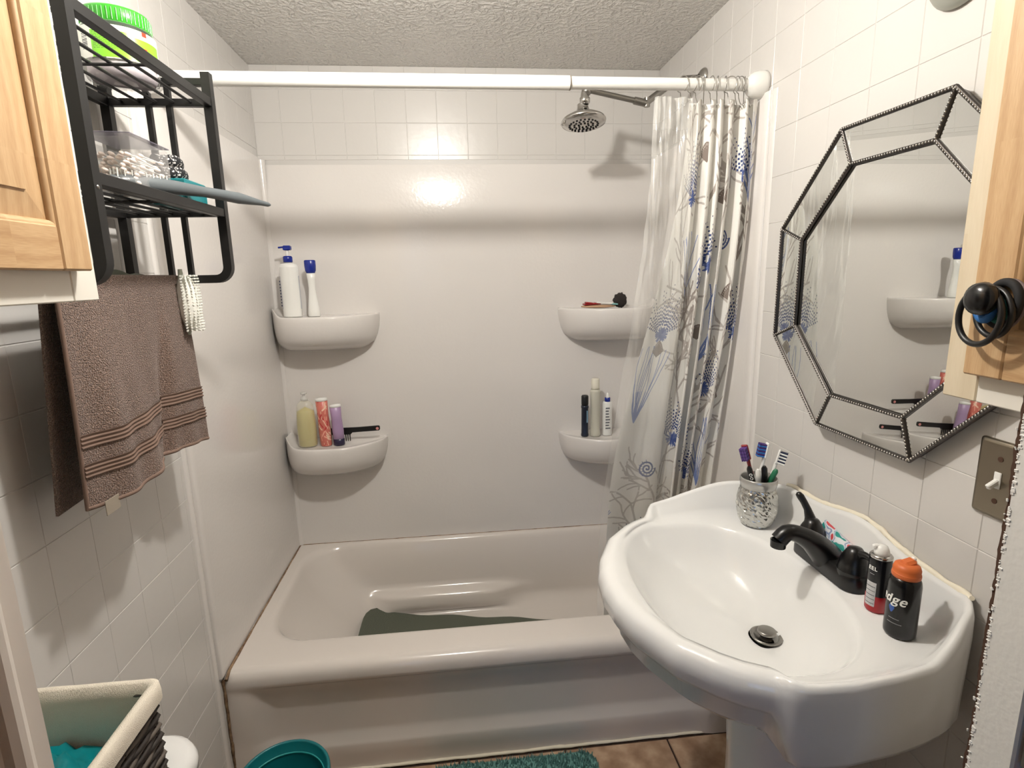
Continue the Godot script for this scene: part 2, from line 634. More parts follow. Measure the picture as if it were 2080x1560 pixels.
	bbox(st, v3(WX0 + 0.06, 0.91, 4.763), v3(WX1 - 0.06, 2.04, 4.767), 0.0005)
	part("pane", st, M.pane, win)

func rring(x0: float, x1: float, z0: float, z1: float, r: float, y: float, side := 14, corner := 8) -> Array:
	var out := []
	var cs := [[x1 - r, z0 + r, -PI / 2], [x1 - r, z1 - r, 0.0], [x0 + r, z1 - r, PI / 2], [x0 + r, z0 + r, PI]]
	for c in 4:
		var q: Array = cs[c]
		for k in corner + 1:
			var a: float = q[2] + PI / 2 * k / corner
			out.append(v3(q[0] + cos(a) * r, y, q[1] + sin(a) * r))
		var nx: Array = cs[(c + 1) % 4]
		var a0: Vector3 = out[-1]
		var b0 := v3(nx[0] + cos(nx[2]) * r, y, nx[1] + sin(nx[2]) * r)
		for k in range(1, side):
			out.append(a0.lerp(b0, float(k) / side))
	return out

func tub() -> void:
	var t := thing("bathtub", "white enamelled bathtub built in between the side walls", "bathtub", v3(W / 2, 0, 0.4))
	var hr := 0.364
	var rows := []
	rows.append(rring(0.002, W - 0.002, 0.002, 0.752, 0.004, hr))
	rows.append(rring(0.045, W - 0.045, 0.026, 0.668, 0.13, hr + 0.001))
	rows.append(rring(0.055, W - 0.055, 0.032, 0.655, 0.14, hr - 0.001))
	rows.append(rring(0.064, W - 0.062, 0.038, 0.645, 0.145, hr - 0.008))
	rows.append(rring(0.07, W - 0.066, 0.044, 0.638, 0.15, hr - 0.022))
	for q in [[0.30, 0.3], [0.25, 0.5], [0.215, 0.62], [0.19, 0.70], [0.172, 0.76], [0.162, 0.79], [0.152, 0.82], [0.14, 0.85], [0.12, 0.9], [0.10, 0.95]]:
		var k: float = q[1]
		var ring := rring(lerpf(0.07, 0.30, k * k), lerpf(W - 0.066, W - 0.13, k), lerpf(0.046, 0.085, k), lerpf(0.638, 0.6, k), 0.15, q[0])
		for i in ring.size():
			var p: Vector3 = ring[i]
			if p.z < 0.2:
				p.z += 0.05 * ss(0.26, 0.40, p.x) * (1.0 - ss(0.8, 0.98, p.x)) * ss(0.172, 0.148, p.y)
				ring[i] = p
		rows.append(ring)
	rows.append(rring(0.335, W - 0.15, 0.115, 0.57, 0.13, 0.075))
	rows.append(rring(0.37, W - 0.18, 0.15, 0.53, 0.11, 0.066))
	rows.append(rring(0.8, 0.82, 0.33, 0.35, 0.008, 0.062))
	var st := new_st()
	grid(st, rows, true)
	part("basin", st, M.tub, t)
	# apron: rolled front edge, a long recess, a foot
	st = new_st()
	var pr := [[0.752, 0.364, 0.0], [0.764, 0.3625, 0.0], [0.774, 0.357, 0.0], [0.7815, 0.348, 0.0], [0.785, 0.336, 0.0], [0.785, 0.322, 0.0], [0.785, 0.312, 0.0], [0.783, 0.306, 0.2], [0.784, 0.290, 0.75], [0.785, 0.262, 1.0], [0.786, 0.252, 1.0], [0.786, 0.2, 1.0], [0.787, 0.13, 1.0], [0.7875, 0.115, 0.95], [0.7895, 0.09, 0.5], [0.790, 0.082, 0.4], [0.7905, 0.05, 0.5], [0.791, 0.0, 0.5]]
	rows = []
	for p in pr:
		var row := []
		for i in 61:
			var x := lerpf(0.002, W - 0.002, i / 60.0)
			var k := ss(0.05, 0.13, x) * (1.0 - ss(W - 0.13, W - 0.05, x))
			row.append(v3(x, p[1], p[0] - 0.026 * p[2] * k))
		rows.append(row)
	grid(st, rows)
	part("apron", st, M.tub, t)
	# stained caulk along the walls
	st = new_st()
	var nz := noise(3.0, FastNoiseLite.TYPE_SIMPLEX_SMOOTH, 3, 91)
	var pts := []
	var rad := []
	for i in 60:
		var z := lerpf(0.79, 0.012, i / 59.0)
		pts.append(v3(0.012, hr - 0.012 * ss(0.76, 0.79, z), z))
		rad.append(0.0030 + 0.002 * ss(0.5, 0.8, z) + 0.0012 * nz.get_noise_1d(z * 5.0))
	for i in 110:
		var x := lerpf(0.02, W - 0.01, i / 109.0)
		pts.append(v3(x, hr, 0.012))
		rad.append(0.0026 + 0.0012 * nz.get_noise_1d(x * 6.0 + 20))
	tube(st, pts, rad, 6)
	part("caulk", st, M.browncaulk, t, "brown stained caulk line")
	st = new_st()
	pts = []
	rad = []
	for i in 60:
		var y := lerpf(0.352, 0.0, i / 59.0)
		pts.append(v3(0.004, y, 0.79 + 0.004 * nz.get_noise_1d(y * 3.0)))
		rad.append(0.0042 + 0.0016 * nz.get_noise_1d(y * 7.0 + 50))
	tube(st, pts, rad, 6)
	part("caulk", st, M.browncaulk, t, "brown stained caulk line")
	st = new_st()
	pts = []
	rad = []
	for i in 90:
		var x := lerpf(0.01, W - 0.01, i / 89.0)
		pts.append(v3(x, 0.002, 0.782 + 0.002 * nz.get_noise_1d(x * 3.0)))
		rad.append(0.005 + 0.0016 * nz.get_noise_1d(x * 8.0 + 80))
	tube(st, pts, rad, 6)
	part("caulk", st, M.caulk, t, "pale caulk bead along the floor")
	# drain in the tub floor
	st = new_st()
	lathe(st, v3(1.30, 0.066, 0.34), [[0.0, 0.003], [0.028, 0.003], [0.032, 0.0]], 20)
	part("drain", st, M.chrome, t)
	# bath mat
	var m := new_st()
	var top := []
	var bot := []
	for i in 25:
		var u := i / 24.0
		var ra := []
		var rb := []
		for j in 13:
			var v := j / 12.0
			var cut := 0.05 * (pow(absf(2 * v - 1), 5))
			var x := lerpf(0.285 + cut, 1.20 - cut, u)
			var z := lerpf(lerpf(0.12, 0.27, u), lerpf(0.50, 0.53, u), v)
			var y := 0.082 + 0.055 * pow(1.0 - ss(0.27, 0.42, x), 1.5) + 0.004 * sin(u * 21.0) * pow(absf(1 - v), 2) + 0.006 * (1.0 - ss(0.0, 0.12, v)) * (1.0 - u)
			ra.append(v3(x, y, z))
			rb.append(v3(x, y - 0.004, z))
		top.append(ra)
		bot.append(rb)
	grid(m, top, false, true)
	grid(m, bot)
	for rr in [[top[0], bot[0]], [bot[24], top[24]]]:
		grid(m, rr)
	var e1 := [[], []]
	var e2 := [[], []]
	for i in 25:
		e1[0].append(top[i][0]); e1[1].append(bot[i][0])
		e2[0].append(top[i][12]); e2[1].append(bot[i][12])
	grid(m, e1)
	grid(m, e2)
	single("bath_mat", m, M.matgreen, "dark green woven non-slip mat lying in the bathtub", "bath mat")

# the panels round the tub and their moulded shelves
func surround() -> void:
	var t := thing("tub_surround", "glossy white moulded wall surround with four shelves above the bathtub", "shower surround", v3(W / 2, 0.366, 0.02))
	var y0 := 0.366
	var y1 := 1.905
	var st := new_st()
	var rows := []
	for i in 40:
		var y := lerpf(y0, y1, i / 39.0)
		var row := []
		for j in 30:
			var x := lerpf(0.004, W - 0.004, j / 29.0)
			var z := 0.012 - 0.35 * pow(maxf(0.0, y - 1.68), 2) * 0.9
			row.append(v3(x, y, z))
		rows.append(row)
	var cap := []
	for j in 30:
		cap.append(v3(lerpf(0.004, W - 0.004, j / 29.0), y1 + 0.001, 0.0))
	grid(st, rows, false, true)
	grid(st, [rows[39], cap], false, true)
	part("back_panel", st, M.fibre, t)
	for side in [0, 1]:
		st = new_st()
		rows = []
		for i in 24:
			var y := lerpf(y0 if true else 0.0, y1, i / 23.0)
			var row := []
			for q in [[0.004, 0.010], [0.2, 0.009], [0.5, 0.008], [0.7, 0.008], [0.765, 0.008], [0.775, 0.0085], [0.785, 0.009], [0.797, 0.0085], [0.802, 0.006], [0.804, 0.001]]:
				var x: float = q[1] if side == 0 else W - q[1]
				row.append(v3(x, y, q[0]))
			rows.append(row)
		grid(st, rows, false, side == 1)
		cap = []
		for p in rows[23]:
			cap.append(v3(0.0 if side == 0 else W, y1 + 0.001, p.z))
		grid(st, [rows[23], cap], false, side == 1)
		part("side_panel", st, M.fibre, t)
		# cover strip outside the panel edge, down to the floor
		st = new_st()
		var xs: float = 0.0 if side == 0 else W
		var sx: float = 1.0 if side == 0 else -1.0
		rows = []
		for y in [0.0, 0.6, 1.2, 1.905]:
			var row := []
			for q in [[0.804, 0.0], [0.8045, 0.0015], [0.808, 0.0028], [0.818, 0.003], [0.826, 0.002], [0.828, 0.0]]:
				row.append(v3(xs + sx * q[1], y, q[0]))
			rows.append(row)
		grid(st, rows, false, side == 1)
		structure("trim_%d" % (3 + side), st, M.fibre)
		# rounded rib in the corner
		st = new_st()
		rows = []
		for i in 20:
			var y := lerpf(y0, y1 - 0.006, i / 19.0)
			var row := []
			for k in 9:
				var a := PI / 2 * k / 8.0
				row.append(v3(xs + sx * (0.006 + 0.020 * cos(a)), y, 0.008 + 0.013 * sin(a)))
			rows.append(row)
		grid(st, rows, false, side == 0)
		part("corner_rib", st, M.fibre, t)
	for sh in [[0, 1.328, 0.0], [0, 0.828, 0.0], [1, 1.328, 0.02], [1, 0.806, 0.02]]:
		part("moulded_shelf", shelf(sh[0] == 1, sh[1]), M.fibre, t)

# one moulded shelf: a flat top with a soft lip, belly tapering back to the wall
func shelf(right: bool, y: float) -> SurfaceTool:
	var st := new_st()
	var n := 36
	var x_end := 0.405
	var rows := []
	var specs := [[0.0, 0.0, 0.0], [0.55, -0.002, 0.0], [0.9, -0.002, 0.0], [0.955, 0.001, 0.0], [0.985, 0.001, 0.0], [1.0, -0.006, 0.0], [1.005, -0.02, 0.0], [0.985, -0.05, 0.004], [0.93, -0.08, 0.012], [0.82, -0.105, 0.024], [0.6, -0.124, 0.05], [0.3, -0.134, 0.075], [0.0, -0.138, 0.1]]
	for q in specs:
		var row := []
		for i in n + 1:
			var u := float(i) / n
			var shrink: float = q[2]
			var x := lerpf(0.02 + shrink * 0.2, x_end - shrink, u)
			var full := pow(1.0 - pow(absf(2.0 * u - 0.86) / 1.14 if u > 0.43 else absf(2.0 * u - 0.86) / 0.93, 3.4 if u > 0.43 else 2.6), 0.5) if absf(2.0 * u - 0.86) / (1.14 if u > 0.43 else 0.93) < 1.0 else 0.0
			var depth := 0.17 * full * (1.0 - 0.25 * ss(0.55, 1.0, u))
			var yy: float = y + q[1]
			yy += 0.03 * pow(1.0 - ss(0.0, 0.16, u), 2) * (1.0 if q[1] > -0.03 else 0.3)
			row.append(v3(W - x if right else x, yy, 0.011 + depth * q[0]))
		rows.append(row)
	grid(st, rows, false, not right)
	var e := []
	var e2 := []
	for r in rows:
		e.append(r[n])
		e2.append(v3(r[n].x, r[n].y, 0.008))
	grid(st, [e, e2], false, right)
	return st

func ray_hit(poly: Array, c: Vector2, d: Vector2) -> float:
	var best := 0.0
	for i in poly.size():
		var hit = Geometry2D.segment_intersects_segment(c, c + d * 2.0, poly[i], poly[(i + 1) % poly.size()])
		if hit != null:
			best = maxf(best, c.distance_to(hit))
	return best

func sink_rise(x: float, dz: float) -> float:
	var side := 0.022 * ss(1.150, 1.178, x) + 0.052 * ss(1.17, 1.40, x) if dz < 0.12 else 0.007 * ss(1.15, 1.178, x) + 0.068 * ss(1.40, 1.515, x)
	if dz > 0.05 and dz < 0.24 and x > 1.5:
		side = 0.072
	return side + 0.026 * exp(-pow(dz / 0.10, 2)) * ss(1.46, 1.5, x)

func sink() -> void:
	var zc := 1.267
	var t := thing("pedestal_sink", "white porcelain pedestal sink against the right wall below the mirror", "sink", v3(1.30, 0, zc))
	# plan of the outer edge (one half: x, offset from the middle)
	var half := [[1.518, 0.0], [1.518, 0.20], [1.514, 0.245], [1.495, 0.268], [1.456, 0.288], [1.41, 0.302], [1.353, 0.314], [1.264, 0.324], [1.205, 0.322], [1.182, 0.317], [1.168, 0.308], [1.157, 0.297], [1.142, 0.290], [1.115, 0.275], [1.085, 0.252], [1.035, 0.20], [0.993, 0.115], [0.977, 0.06], [0.971, 0.0]]
	var outer := []
	for h in half:
		outer.append(Vector2(h[0], zc + h[1]))
	for i in range(half.size() - 2, 0, -1):
		outer.append(Vector2(half[i][0], zc - half[i][1]))
	var bowl := []
	for i in 96:
		var a := TAU * i / 96.0
		var ca := cos(a)
		var sa := sin(a)
		bowl.append(Vector2(1.226 + 0.186 * signf(ca) * pow(absf(ca), 0.88), zc + 0.008 + 0.262 * signf(sa) * pow(absf(sa), 0.92)))
	var c := Vector2(1.24, zc)
	var n := 192
	var ro := []
	var ri := []
	var dirs := []
	for i in n:
		var a := TAU * i / n
		var d := Vector2(cos(a), sin(a))
		dirs.append(d)
		ro.append(ray_hit(outer, c, d))
		ri.append(ray_hit(bowl, c, d))
	# soften the outline a little
	var st := new_st()
	var rows := []
	# outside from below up, over the lip, to the bowl
	var spec := ["u3", "u2", "u1", "b", "s1", "s2", "o", "o2", "t1", "t2", "t3", "d1", "d2", "e1", "e2", "e3"]
	for s in spec:
		var ring := []
		for i in n:
			var d: Vector2 = dirs[i]
			var r: float = ro[i]
			var q: float = ri[i]
			var edge: Vector2 = c + d * r
			var rise := sink_rise(edge.x, edge.y - zc)
			var front := 1.0 - ss(1.15, 1.185, edge.x)
			var gap := r - q
			var lip_in := minf(0.034, gap * 0.5)
			var rad := 0.0
			var y := 0.0
			match s:
				"u3": rad = r * 0.34; y = 0.655
				"u2": rad = r * lerpf(0.72, 0.66, front); y = lerpf(0.70, 0.69, front)
				"u1": rad = r * lerpf(0.93, 0.86, front); y = lerpf(0.712, 0.745, front)
				"b": rad = r - lerpf(0.008, 0.028, front); y = lerpf(0.722, 0.793, front)
				"s1": rad = r - lerpf(0.003, 0.010, front); y = lerpf(0.735, 0.799, front)
				"s2": rad = r - lerpf(0.002, 0.002, front); y = lerpf(0.78, 0.812, front)
				"o": rad = r; y = 0.834 + rise * 0.7
				"o2": rad = r - lerpf(0.001, 0.004, front); y = 0.850 + rise * 0.95
				"t1": rad = r - lerpf(0.004, 0.012, front); y = 0.858 + rise
				"t2": rad = r - lerpf(0.010, 0.024, front); y = lerpf(0.861, 0.862, front) + rise
				"t3": rad = r - lerpf(0.016, 0.036, front); y = lerpf(0.857, 0.861, front) + rise * 0.93
				"d1": rad = r - lerpf(0.030, minf(0.046, gap * 0.7), front); y = lerpf(0.852 + rise * 0.28, 0.858, front)
				"d2": rad = r - lerpf(minf(0.042, gap * 0.75), minf(0.054, gap * 0.8), front); y = lerpf(0.851 + rise * 0.03, 0.856, front)
				"e1": rad = q + minf(0.006, gap * 0.1); y = lerpf(0.850, 0.853, front)
				"e2": rad = q; y = 0.847
				"e3": rad = q - 0.006; y = 0.838
			if s in ["d1", "d2"]:
				rad = maxf(rad, q + 0.008)
			var p: Vector2 = c + d * rad
			ring.append(v3(minf(p.x, 1.519), y, p.y))
		rows.append(ring)
	var drain := v3(1.315, 0.7165, 1.277)
	var last: Array = rows[-1]
	for k in [[0.95, 0.822], [0.88, 0.797], [0.78, 0.772], [0.65, 0.751], [0.5, 0.735], [0.35, 0.724], [0.22, 0.717], [0.12, 0.7135]]:
		var ring := []
		var s: float = k[0]
		var cen := v3(1.226, 0, zc + 0.008).lerp(v3(drain.x, 0, drain.z), 1.0 - s)
		for i in n:
			var p: Vector3 = last[i]
			ring.append(v3(cen.x + (p.x - 1.226) * s, k[1], cen.z + (p.z - zc - 0.008) * s))
		rows.append(ring)
	grid(st, rows, true, true)
	part("basin", st, M.porcelain, t)
	# pedestal
	st = new_st()
	rows = []
	for q in [[0.0, 0.135, 0.15], [0.03, 0.135, 0.15], [0.05, 0.125, 0.14], [0.08, 0.105, 0.115], [0.2, 0.092, 0.098], [0.4, 0.092, 0.098], [0.55, 0.10, 0.108], [0.64, 0.115, 0.125], [0.7, 0.13, 0.14]]:
		var ring := []
		for i in 48:
			var a := TAU * i / 48
			var flute := 1.0 - 0.03 * pow(absf(sin(a * 4.0)), 6)
			ring.append(v3(1.355 + cos(a) * q[1] * flute, q[0], zc + sin(a) * q[2] * flute))
		rows.append(ring)
	grid(st, rows, true)
	part("pedestal", st, M.porcelain, t)
	# caulk along the wall
	st = new_st()
	var nz := noise(6.0, FastNoiseLite.TYPE_SIMPLEX_SMOOTH, 3, 14)
	var pts := []
	var rad := []
	for i in 90:
		var z := lerpf(zc - 0.25, zc + 0.243, i / 89.0)
		var dz := z - zc
		var xx := 1.5160 - 0.012 * ss(0.225, 0.262, absf(dz))
		pts.append(v3(xx, 0.861 + sink_rise(xx, dz) + 0.002 * nz.get_noise_1d(z * 3.0), z))
		rad.append(0.0052 + 0.0022 * nz.get_noise_1d(z * 4.0 + 9))
	tube(st, pts, rad, 8)
	part("caulk", st, M.caulk, t, "cream caulk bead along the wall")
	# drain and stopper
	st = new_st()
	lathe(st, drain + v3(0, 0.001, 0), [[0.031, 0.0], [0.032, 0.003], [0.028, 0.004], [0.023, 0.001], [0.021, -0.006], [0.0, -0.006]], 28)
	var dn := part("drain", st, M.steel, t)
	st = new_st()
	lathe(st, drain + v3(0, -0.004, 0), [[0.012, 0.0], [0.012, 0.010], [0.017, 0.012], [0.0185, 0.015], null, [0.0185, 0.015], [0.0175, 0.0195], [0.015, 0.020], [0.0, 0.0205]], 24)
	part("stopper", st, M.steel, dn)
	faucet()

func faucet() -> void:
	var b := v3(1.452, 0.853, 1.262)
	var t := thing("faucet", "black two-handle faucet with a low arched spout on the sink deck", "faucet", b)
	# base plate
	var st := new_st()
	var rows := []
	for q in [[1.0, 0.0], [1.0, 0.012], [0.97, 0.018], [0.9, 0.024], [0.75, 0.029], [0.0, 0.031]]:
		var ring := []
		for i in 40:
			var a := TAU * i / 40
			ring.append(b + v3(cos(a) * 0.031 * q[0], q[1] * 1.15, sin(a) * 0.031 * q[0] + signf(sin(a)) * 0.066 * (1.0 if absf(sin(a)) > 0.02 else 0.0) * minf(1.0, q[0] + 0.25)))
		rows.append(ring)
	grid(st, rows, true)
	part("base_plate", st, M.darkmetal, t)
	st = new_st()
	tube(st, [b + v3(-0.027, 0.002, -0.06), b + v3(-0.0285, 0.002, 0.0), b + v3(-0.027, 0.002, 0.06), b + v3(-0.02, 0.002, 0.078), b + v3(0.0, 0.002, 0.0895)], 0.0014, 6)
	part("worn_edge", st, M.steel, t, "bare metal line along the base")
	# spout
	st = new_st()
	var pts := []
	var rad := []
	var curve := Curve3D.new()
	curve.add_point(b + v3(0.004, 0.012, 0), Vector3.ZERO, v3(-0.015, 0.028, 0))
	curve.add_point(b + v3(-0.045, 0.062, 0), v3(0.02, -0.012, 0), v3(-0.025, 0.016, 0))
	curve.add_point(b + v3(-0.094, 0.086, 0), v3(0.02, 0.002, 0), v3(-0.014, -0.001, 0))
	curve.add_point(b + v3(-0.117, 0.070, 0), v3(0.002, 0.012, 0), v3(0, -0.006, 0))
	for i in 22:
		var u := i / 21.0
		pts.append(curve.sample_baked(u * curve.get_baked_length(), true))
		rad.append(lerpf(0.031, 0.0165, ss(0.0, 0.8, u)))
	tube(st, pts, rad, 20)
	var sp := part("spout", st, M.darkmetal, t)
	st = new_st()
	tube(st, [b + v3(-0.117, 0.071, 0), b + v3(-0.1175, 0.056, 0)], [0.0155, 0.0145], 18)
	part("aerator", st, M.black_gloss, sp)
	# handles: a bell and a lever
	for s in [-1.0, 1.0]:
		st = new_st()
		var hc := b + v3(0.0, 0.02, 0.064 * s)
		lathe(st, hc, [[0.029, 0.0], [0.0285, 0.014], null, [0.0275, 0.0155], [0.0265, 0.026], [0.0225, 0.040], [0.016, 0.052], [0.012, 0.058], [0.0, 0.061]], 24)
		var hb := part("handle", st, M.darkmetal, t)
		st = new_st()
		var lv := []
		var lr := []
		if s < 0:
			for q in [[0.0, 0.030, 0.0, 0.014], [0.001, 0.044, -0.006, 0.0145], [0.001, 0.058, -0.012, 0.0105], [-0.002, 0.074, -0.018, 0.0076], [-0.008, 0.089, -0.024, 0.0072], [-0.014, 0.100, -0.028, 0.0078], [-0.018, 0.106, -0.031, 0.006], [-0.019, 0.108, -0.032, 0.002]]:
				lv.append(hc + v3(q[0], q[1], q[2])); lr.append(q[3])
		else:
			for q in [[0.0, 0.030, 0.0, 0.016], [0.001, 0.042, 0.004, 0.0135], [0.002, 0.051, 0.012, 0.009], [0.004, 0.054, 0.024, 0.0062], [0.006, 0.052, 0.038, 0.0055], [0.008, 0.048, 0.050, 0.006], [0.009, 0.046, 0.055, 0.004]]:
				lv.append(hc + v3(q[0], q[1], q[2])); lr.append(q[3])
		tube(st, lv, lr, 14)
		part("lever", st, M.darkmetal, hb)

func cabinets() -> void:
	# left: over the toilet
	var xf := 0.24
	var t := thing("wall_cabinet", "pine wall cabinet with a white frame hung on the left wall above the toilet", "cabinet", v3(0.12, 1.441, 1.62), "")
	var st := new_st()
	bbox(st, v3(0.001, 1.443, 1.4475), v3(0.222, 2.1, 1.796), 0.002)
	part("case", st, M.white_paint, t)
	st = new_st()
	bbox(st, v3(0.222, 1.441, 1.446), v3(xf, 2.1, 1.494), 0.0015)
	part("frame_stile", st, M.white_paint, t)
	st = new_st()
	bbox(st, v3(0.222, 1.441, 1.4945), v3(xf, 1.50, 1.796), 0.0015)
	part("frame_rail", st, M.white_paint, t)
	panel_door(t, xf, 1.0, 1.478, 2.08, 1.480, 1.792, M.pine, M.pine_lying, 0.050, 0.050)
	# right: beside the mirror
	t = thing("wall_cabinet", "pine wall cabinet with pale frame and black knob beside the mirror", "cabinet", v3(1.44, 1.289, 1.68), "")
	st = new_st()
	bbox(st, v3(1.378, 1.291, 1.5605), v3(W - 0.001, 2.1, 1.796), 0.002)
	part("case", st, M.pale, t)
	st = new_st()
	bbox(st, v3(1.360, 1.289, 1.559), v3(1.378, 2.1, 1.607), 0.0015)
	part("frame_stile", st, M.pale, t)
	st = new_st()
	bbox(st, v3(1.360, 1.289, 1.6075), v3(1.378, 1.345, 1.796), 0.0015)
	part("frame_rail", st, M.white_paint, t)
	panel_door(t, 1.360, -1.0, 1.326, 2.08, 1.602, 1.792, M.pine, M.pine_lying, 0.050, 0.055)
	st = new_st()
	var k := v3(1.341, 1.422, 1.642)
	var rows := []
	for q in [[0.005, 0.0], [0.006, 0.012], [0.007, 0.014], [0.016, 0.020], [0.0195, 0.027], [0.018, 0.034], [0.011, 0.039], [0.0, 0.040]]:
		var ring := []
		for i in 24:
			var a := TAU * i / 24
			ring.append(k + v3(-q[1], cos(a) * q[0], sin(a) * q[0]))
		rows.append(ring)
	grid(st, rows, true)
	part("knob", st, M.black_gloss, t, "black round knob")
	# hair ties hung on the knob
	var spec := [["black elastic hair tie hanging lowest on the cabinet knob", M.black, 0.0036, 0.0330, -0.021, 0.022, -0.006, 0.1], ["second black elastic hair tie looped on the cabinet knob", M.black, 0.0034, 0.0275, -0.016, 0.014, 0.003, -0.2], ["thick black hair tie pushed back against the cabinet door", mat(rgb(16, 15, 16), 0.8), 0.0050, 0.0245, -0.006, 0.007, 0.006, 0.15], ["blue hair tie in the loops under the cabinet knob", mat(rgb(30, 96, 160), 0.7), 0.0045, 0.0150, -0.010, 0.017, -0.005, 0.0], ["green hair tie in the loops under the cabinet knob", mat(rgb(36, 112, 98), 0.7), 0.0045, 0.0155, -0.010, 0.010, 0.004, -0.35], ["grey ribbed hair tie behind the black ones on knob", mat(rgb(110, 98, 98), 0.8), 0.0028, 0.0270, -0.007, 0.0035, 0.007, 0.3]]
	for s in spec:
		st = new_st()
		var pts := []
		for i in 40:
			var a := TAU * i / 40
			var r: float = s[3]
			pts.append(k + v3(-s[5] - 0.004 * sin(a), s[4] + cos(a) * r + 0.0, s[6] + sin(a) * r * 0.92 + s[7] * 0.01 * cos(a)))
		tube(st, pts, s[2], 10, true)
		single("hair_tie", st, s[1], s[0], "hair tie", "hair ties on the cabinet knob")

# framed door with a raised panel on the plane x; dir is the way it faces
func panel_door(t: Node3D, x: float, dir: float, y0: float, y1: float, z0: float, z1: float, up: Material, lying: Material, sw: float, rw: float) -> void:
	var th := 0.019
	var xa := x + 0.0006 * dir
	var xb := x + th * dir
	var d := new_st()
	# panel behind the frame (the door's own mesh), with bevelled field
	var pz0 := z0 + sw
	var pz1 := z1 - sw
	var py0 := y0 + rw
	var py1 := y1 - rw
	var xm := x + 0.008 * dir
	bbox(d, v3(minf(xa, xm), py0 - 0.008, pz0 - 0.008), v3(maxf(xa, xm), py1 + 0.008, pz1 + 0.008), 0.0005)
	var xt := x + 0.0165 * dir
	var b := 0.004
	var e := 0.034
	var lo := [v3(xm, py0 + b, pz0 + b), v3(xm, py0 + b, pz1 - b), v3(xm, py1 - b, pz1 - b), v3(xm, py1 - b, pz0 + b)]
	var hi := [v3(xt, py0 + e, pz0 + e), v3(xt, py0 + e, pz1 - e), v3(xt, py1 - e, pz1 - e), v3(xt, py1 - e, pz0 + e)]
	var xl := x + 0.0115 * dir
	var mid := []
	for i in 4:
		mid.append(v3(xl, lo[i].y, lo[i].z))
	var hl := []
	for i in 4:
		hl.append(v3(x + 0.0148 * dir, hi[i].y, hi[i].z))
	flat(d)
	for i in 4:
		var j := (i + 1) % 4
		quad(d, lo[i], lo[j], mid[j], mid[i])
		quad(d, mid[i], mid[j], hl[j], hl[i])
		quad(d, hl[i], hl[j], hi[j], hi[i])
	quad(d, hi[0], hi[1], hi[2], hi[3])
	var door := part("door", d, up, t)
	# stiles and rails with a rounded inner edge
	for zz in [[z0, pz0], [pz1, z1]]:
		var s := new_st()
		bbox(s, v3(minf(xa, xb), y0, zz[0]), v3(maxf(xa, xb), y1, zz[1]), 0.0022)
		var inner: float = zz[1] if zz[0] == z0 else zz[0]
		tube(s, [v3(x + 0.011 * dir, py0, inner), v3(x + 0.011 * dir, py1, inner)], 0.006, 12)
		part("stile", s, up, door)
	for yy in [[y0, py0], [py1, y1]]:
		var s := new_st()
		bbox(s, v3(minf(xa, xb), yy[0], pz0 + 0.0004), v3(maxf(xa, xb) - 0.0004, yy[1], pz1 - 0.0004), 0.0018)
		var inner: float = yy[1] if yy[0] == y0 else yy[0]
		tube(s, [v3(x + 0.011 * dir, inner, pz0), v3(x + 0.011 * dir, inner, pz1)], 0.006, 12)
		part("rail", s, lying, door)

func oct(cy: float, cz: float, r: float, k: int, x: float) -> Vector3:
	var a := PI / 8 + PI / 4 * k
	return v3(x + cos(a) * r * 0.009, cy + sin(a) * r, cz + cos(a) * r)

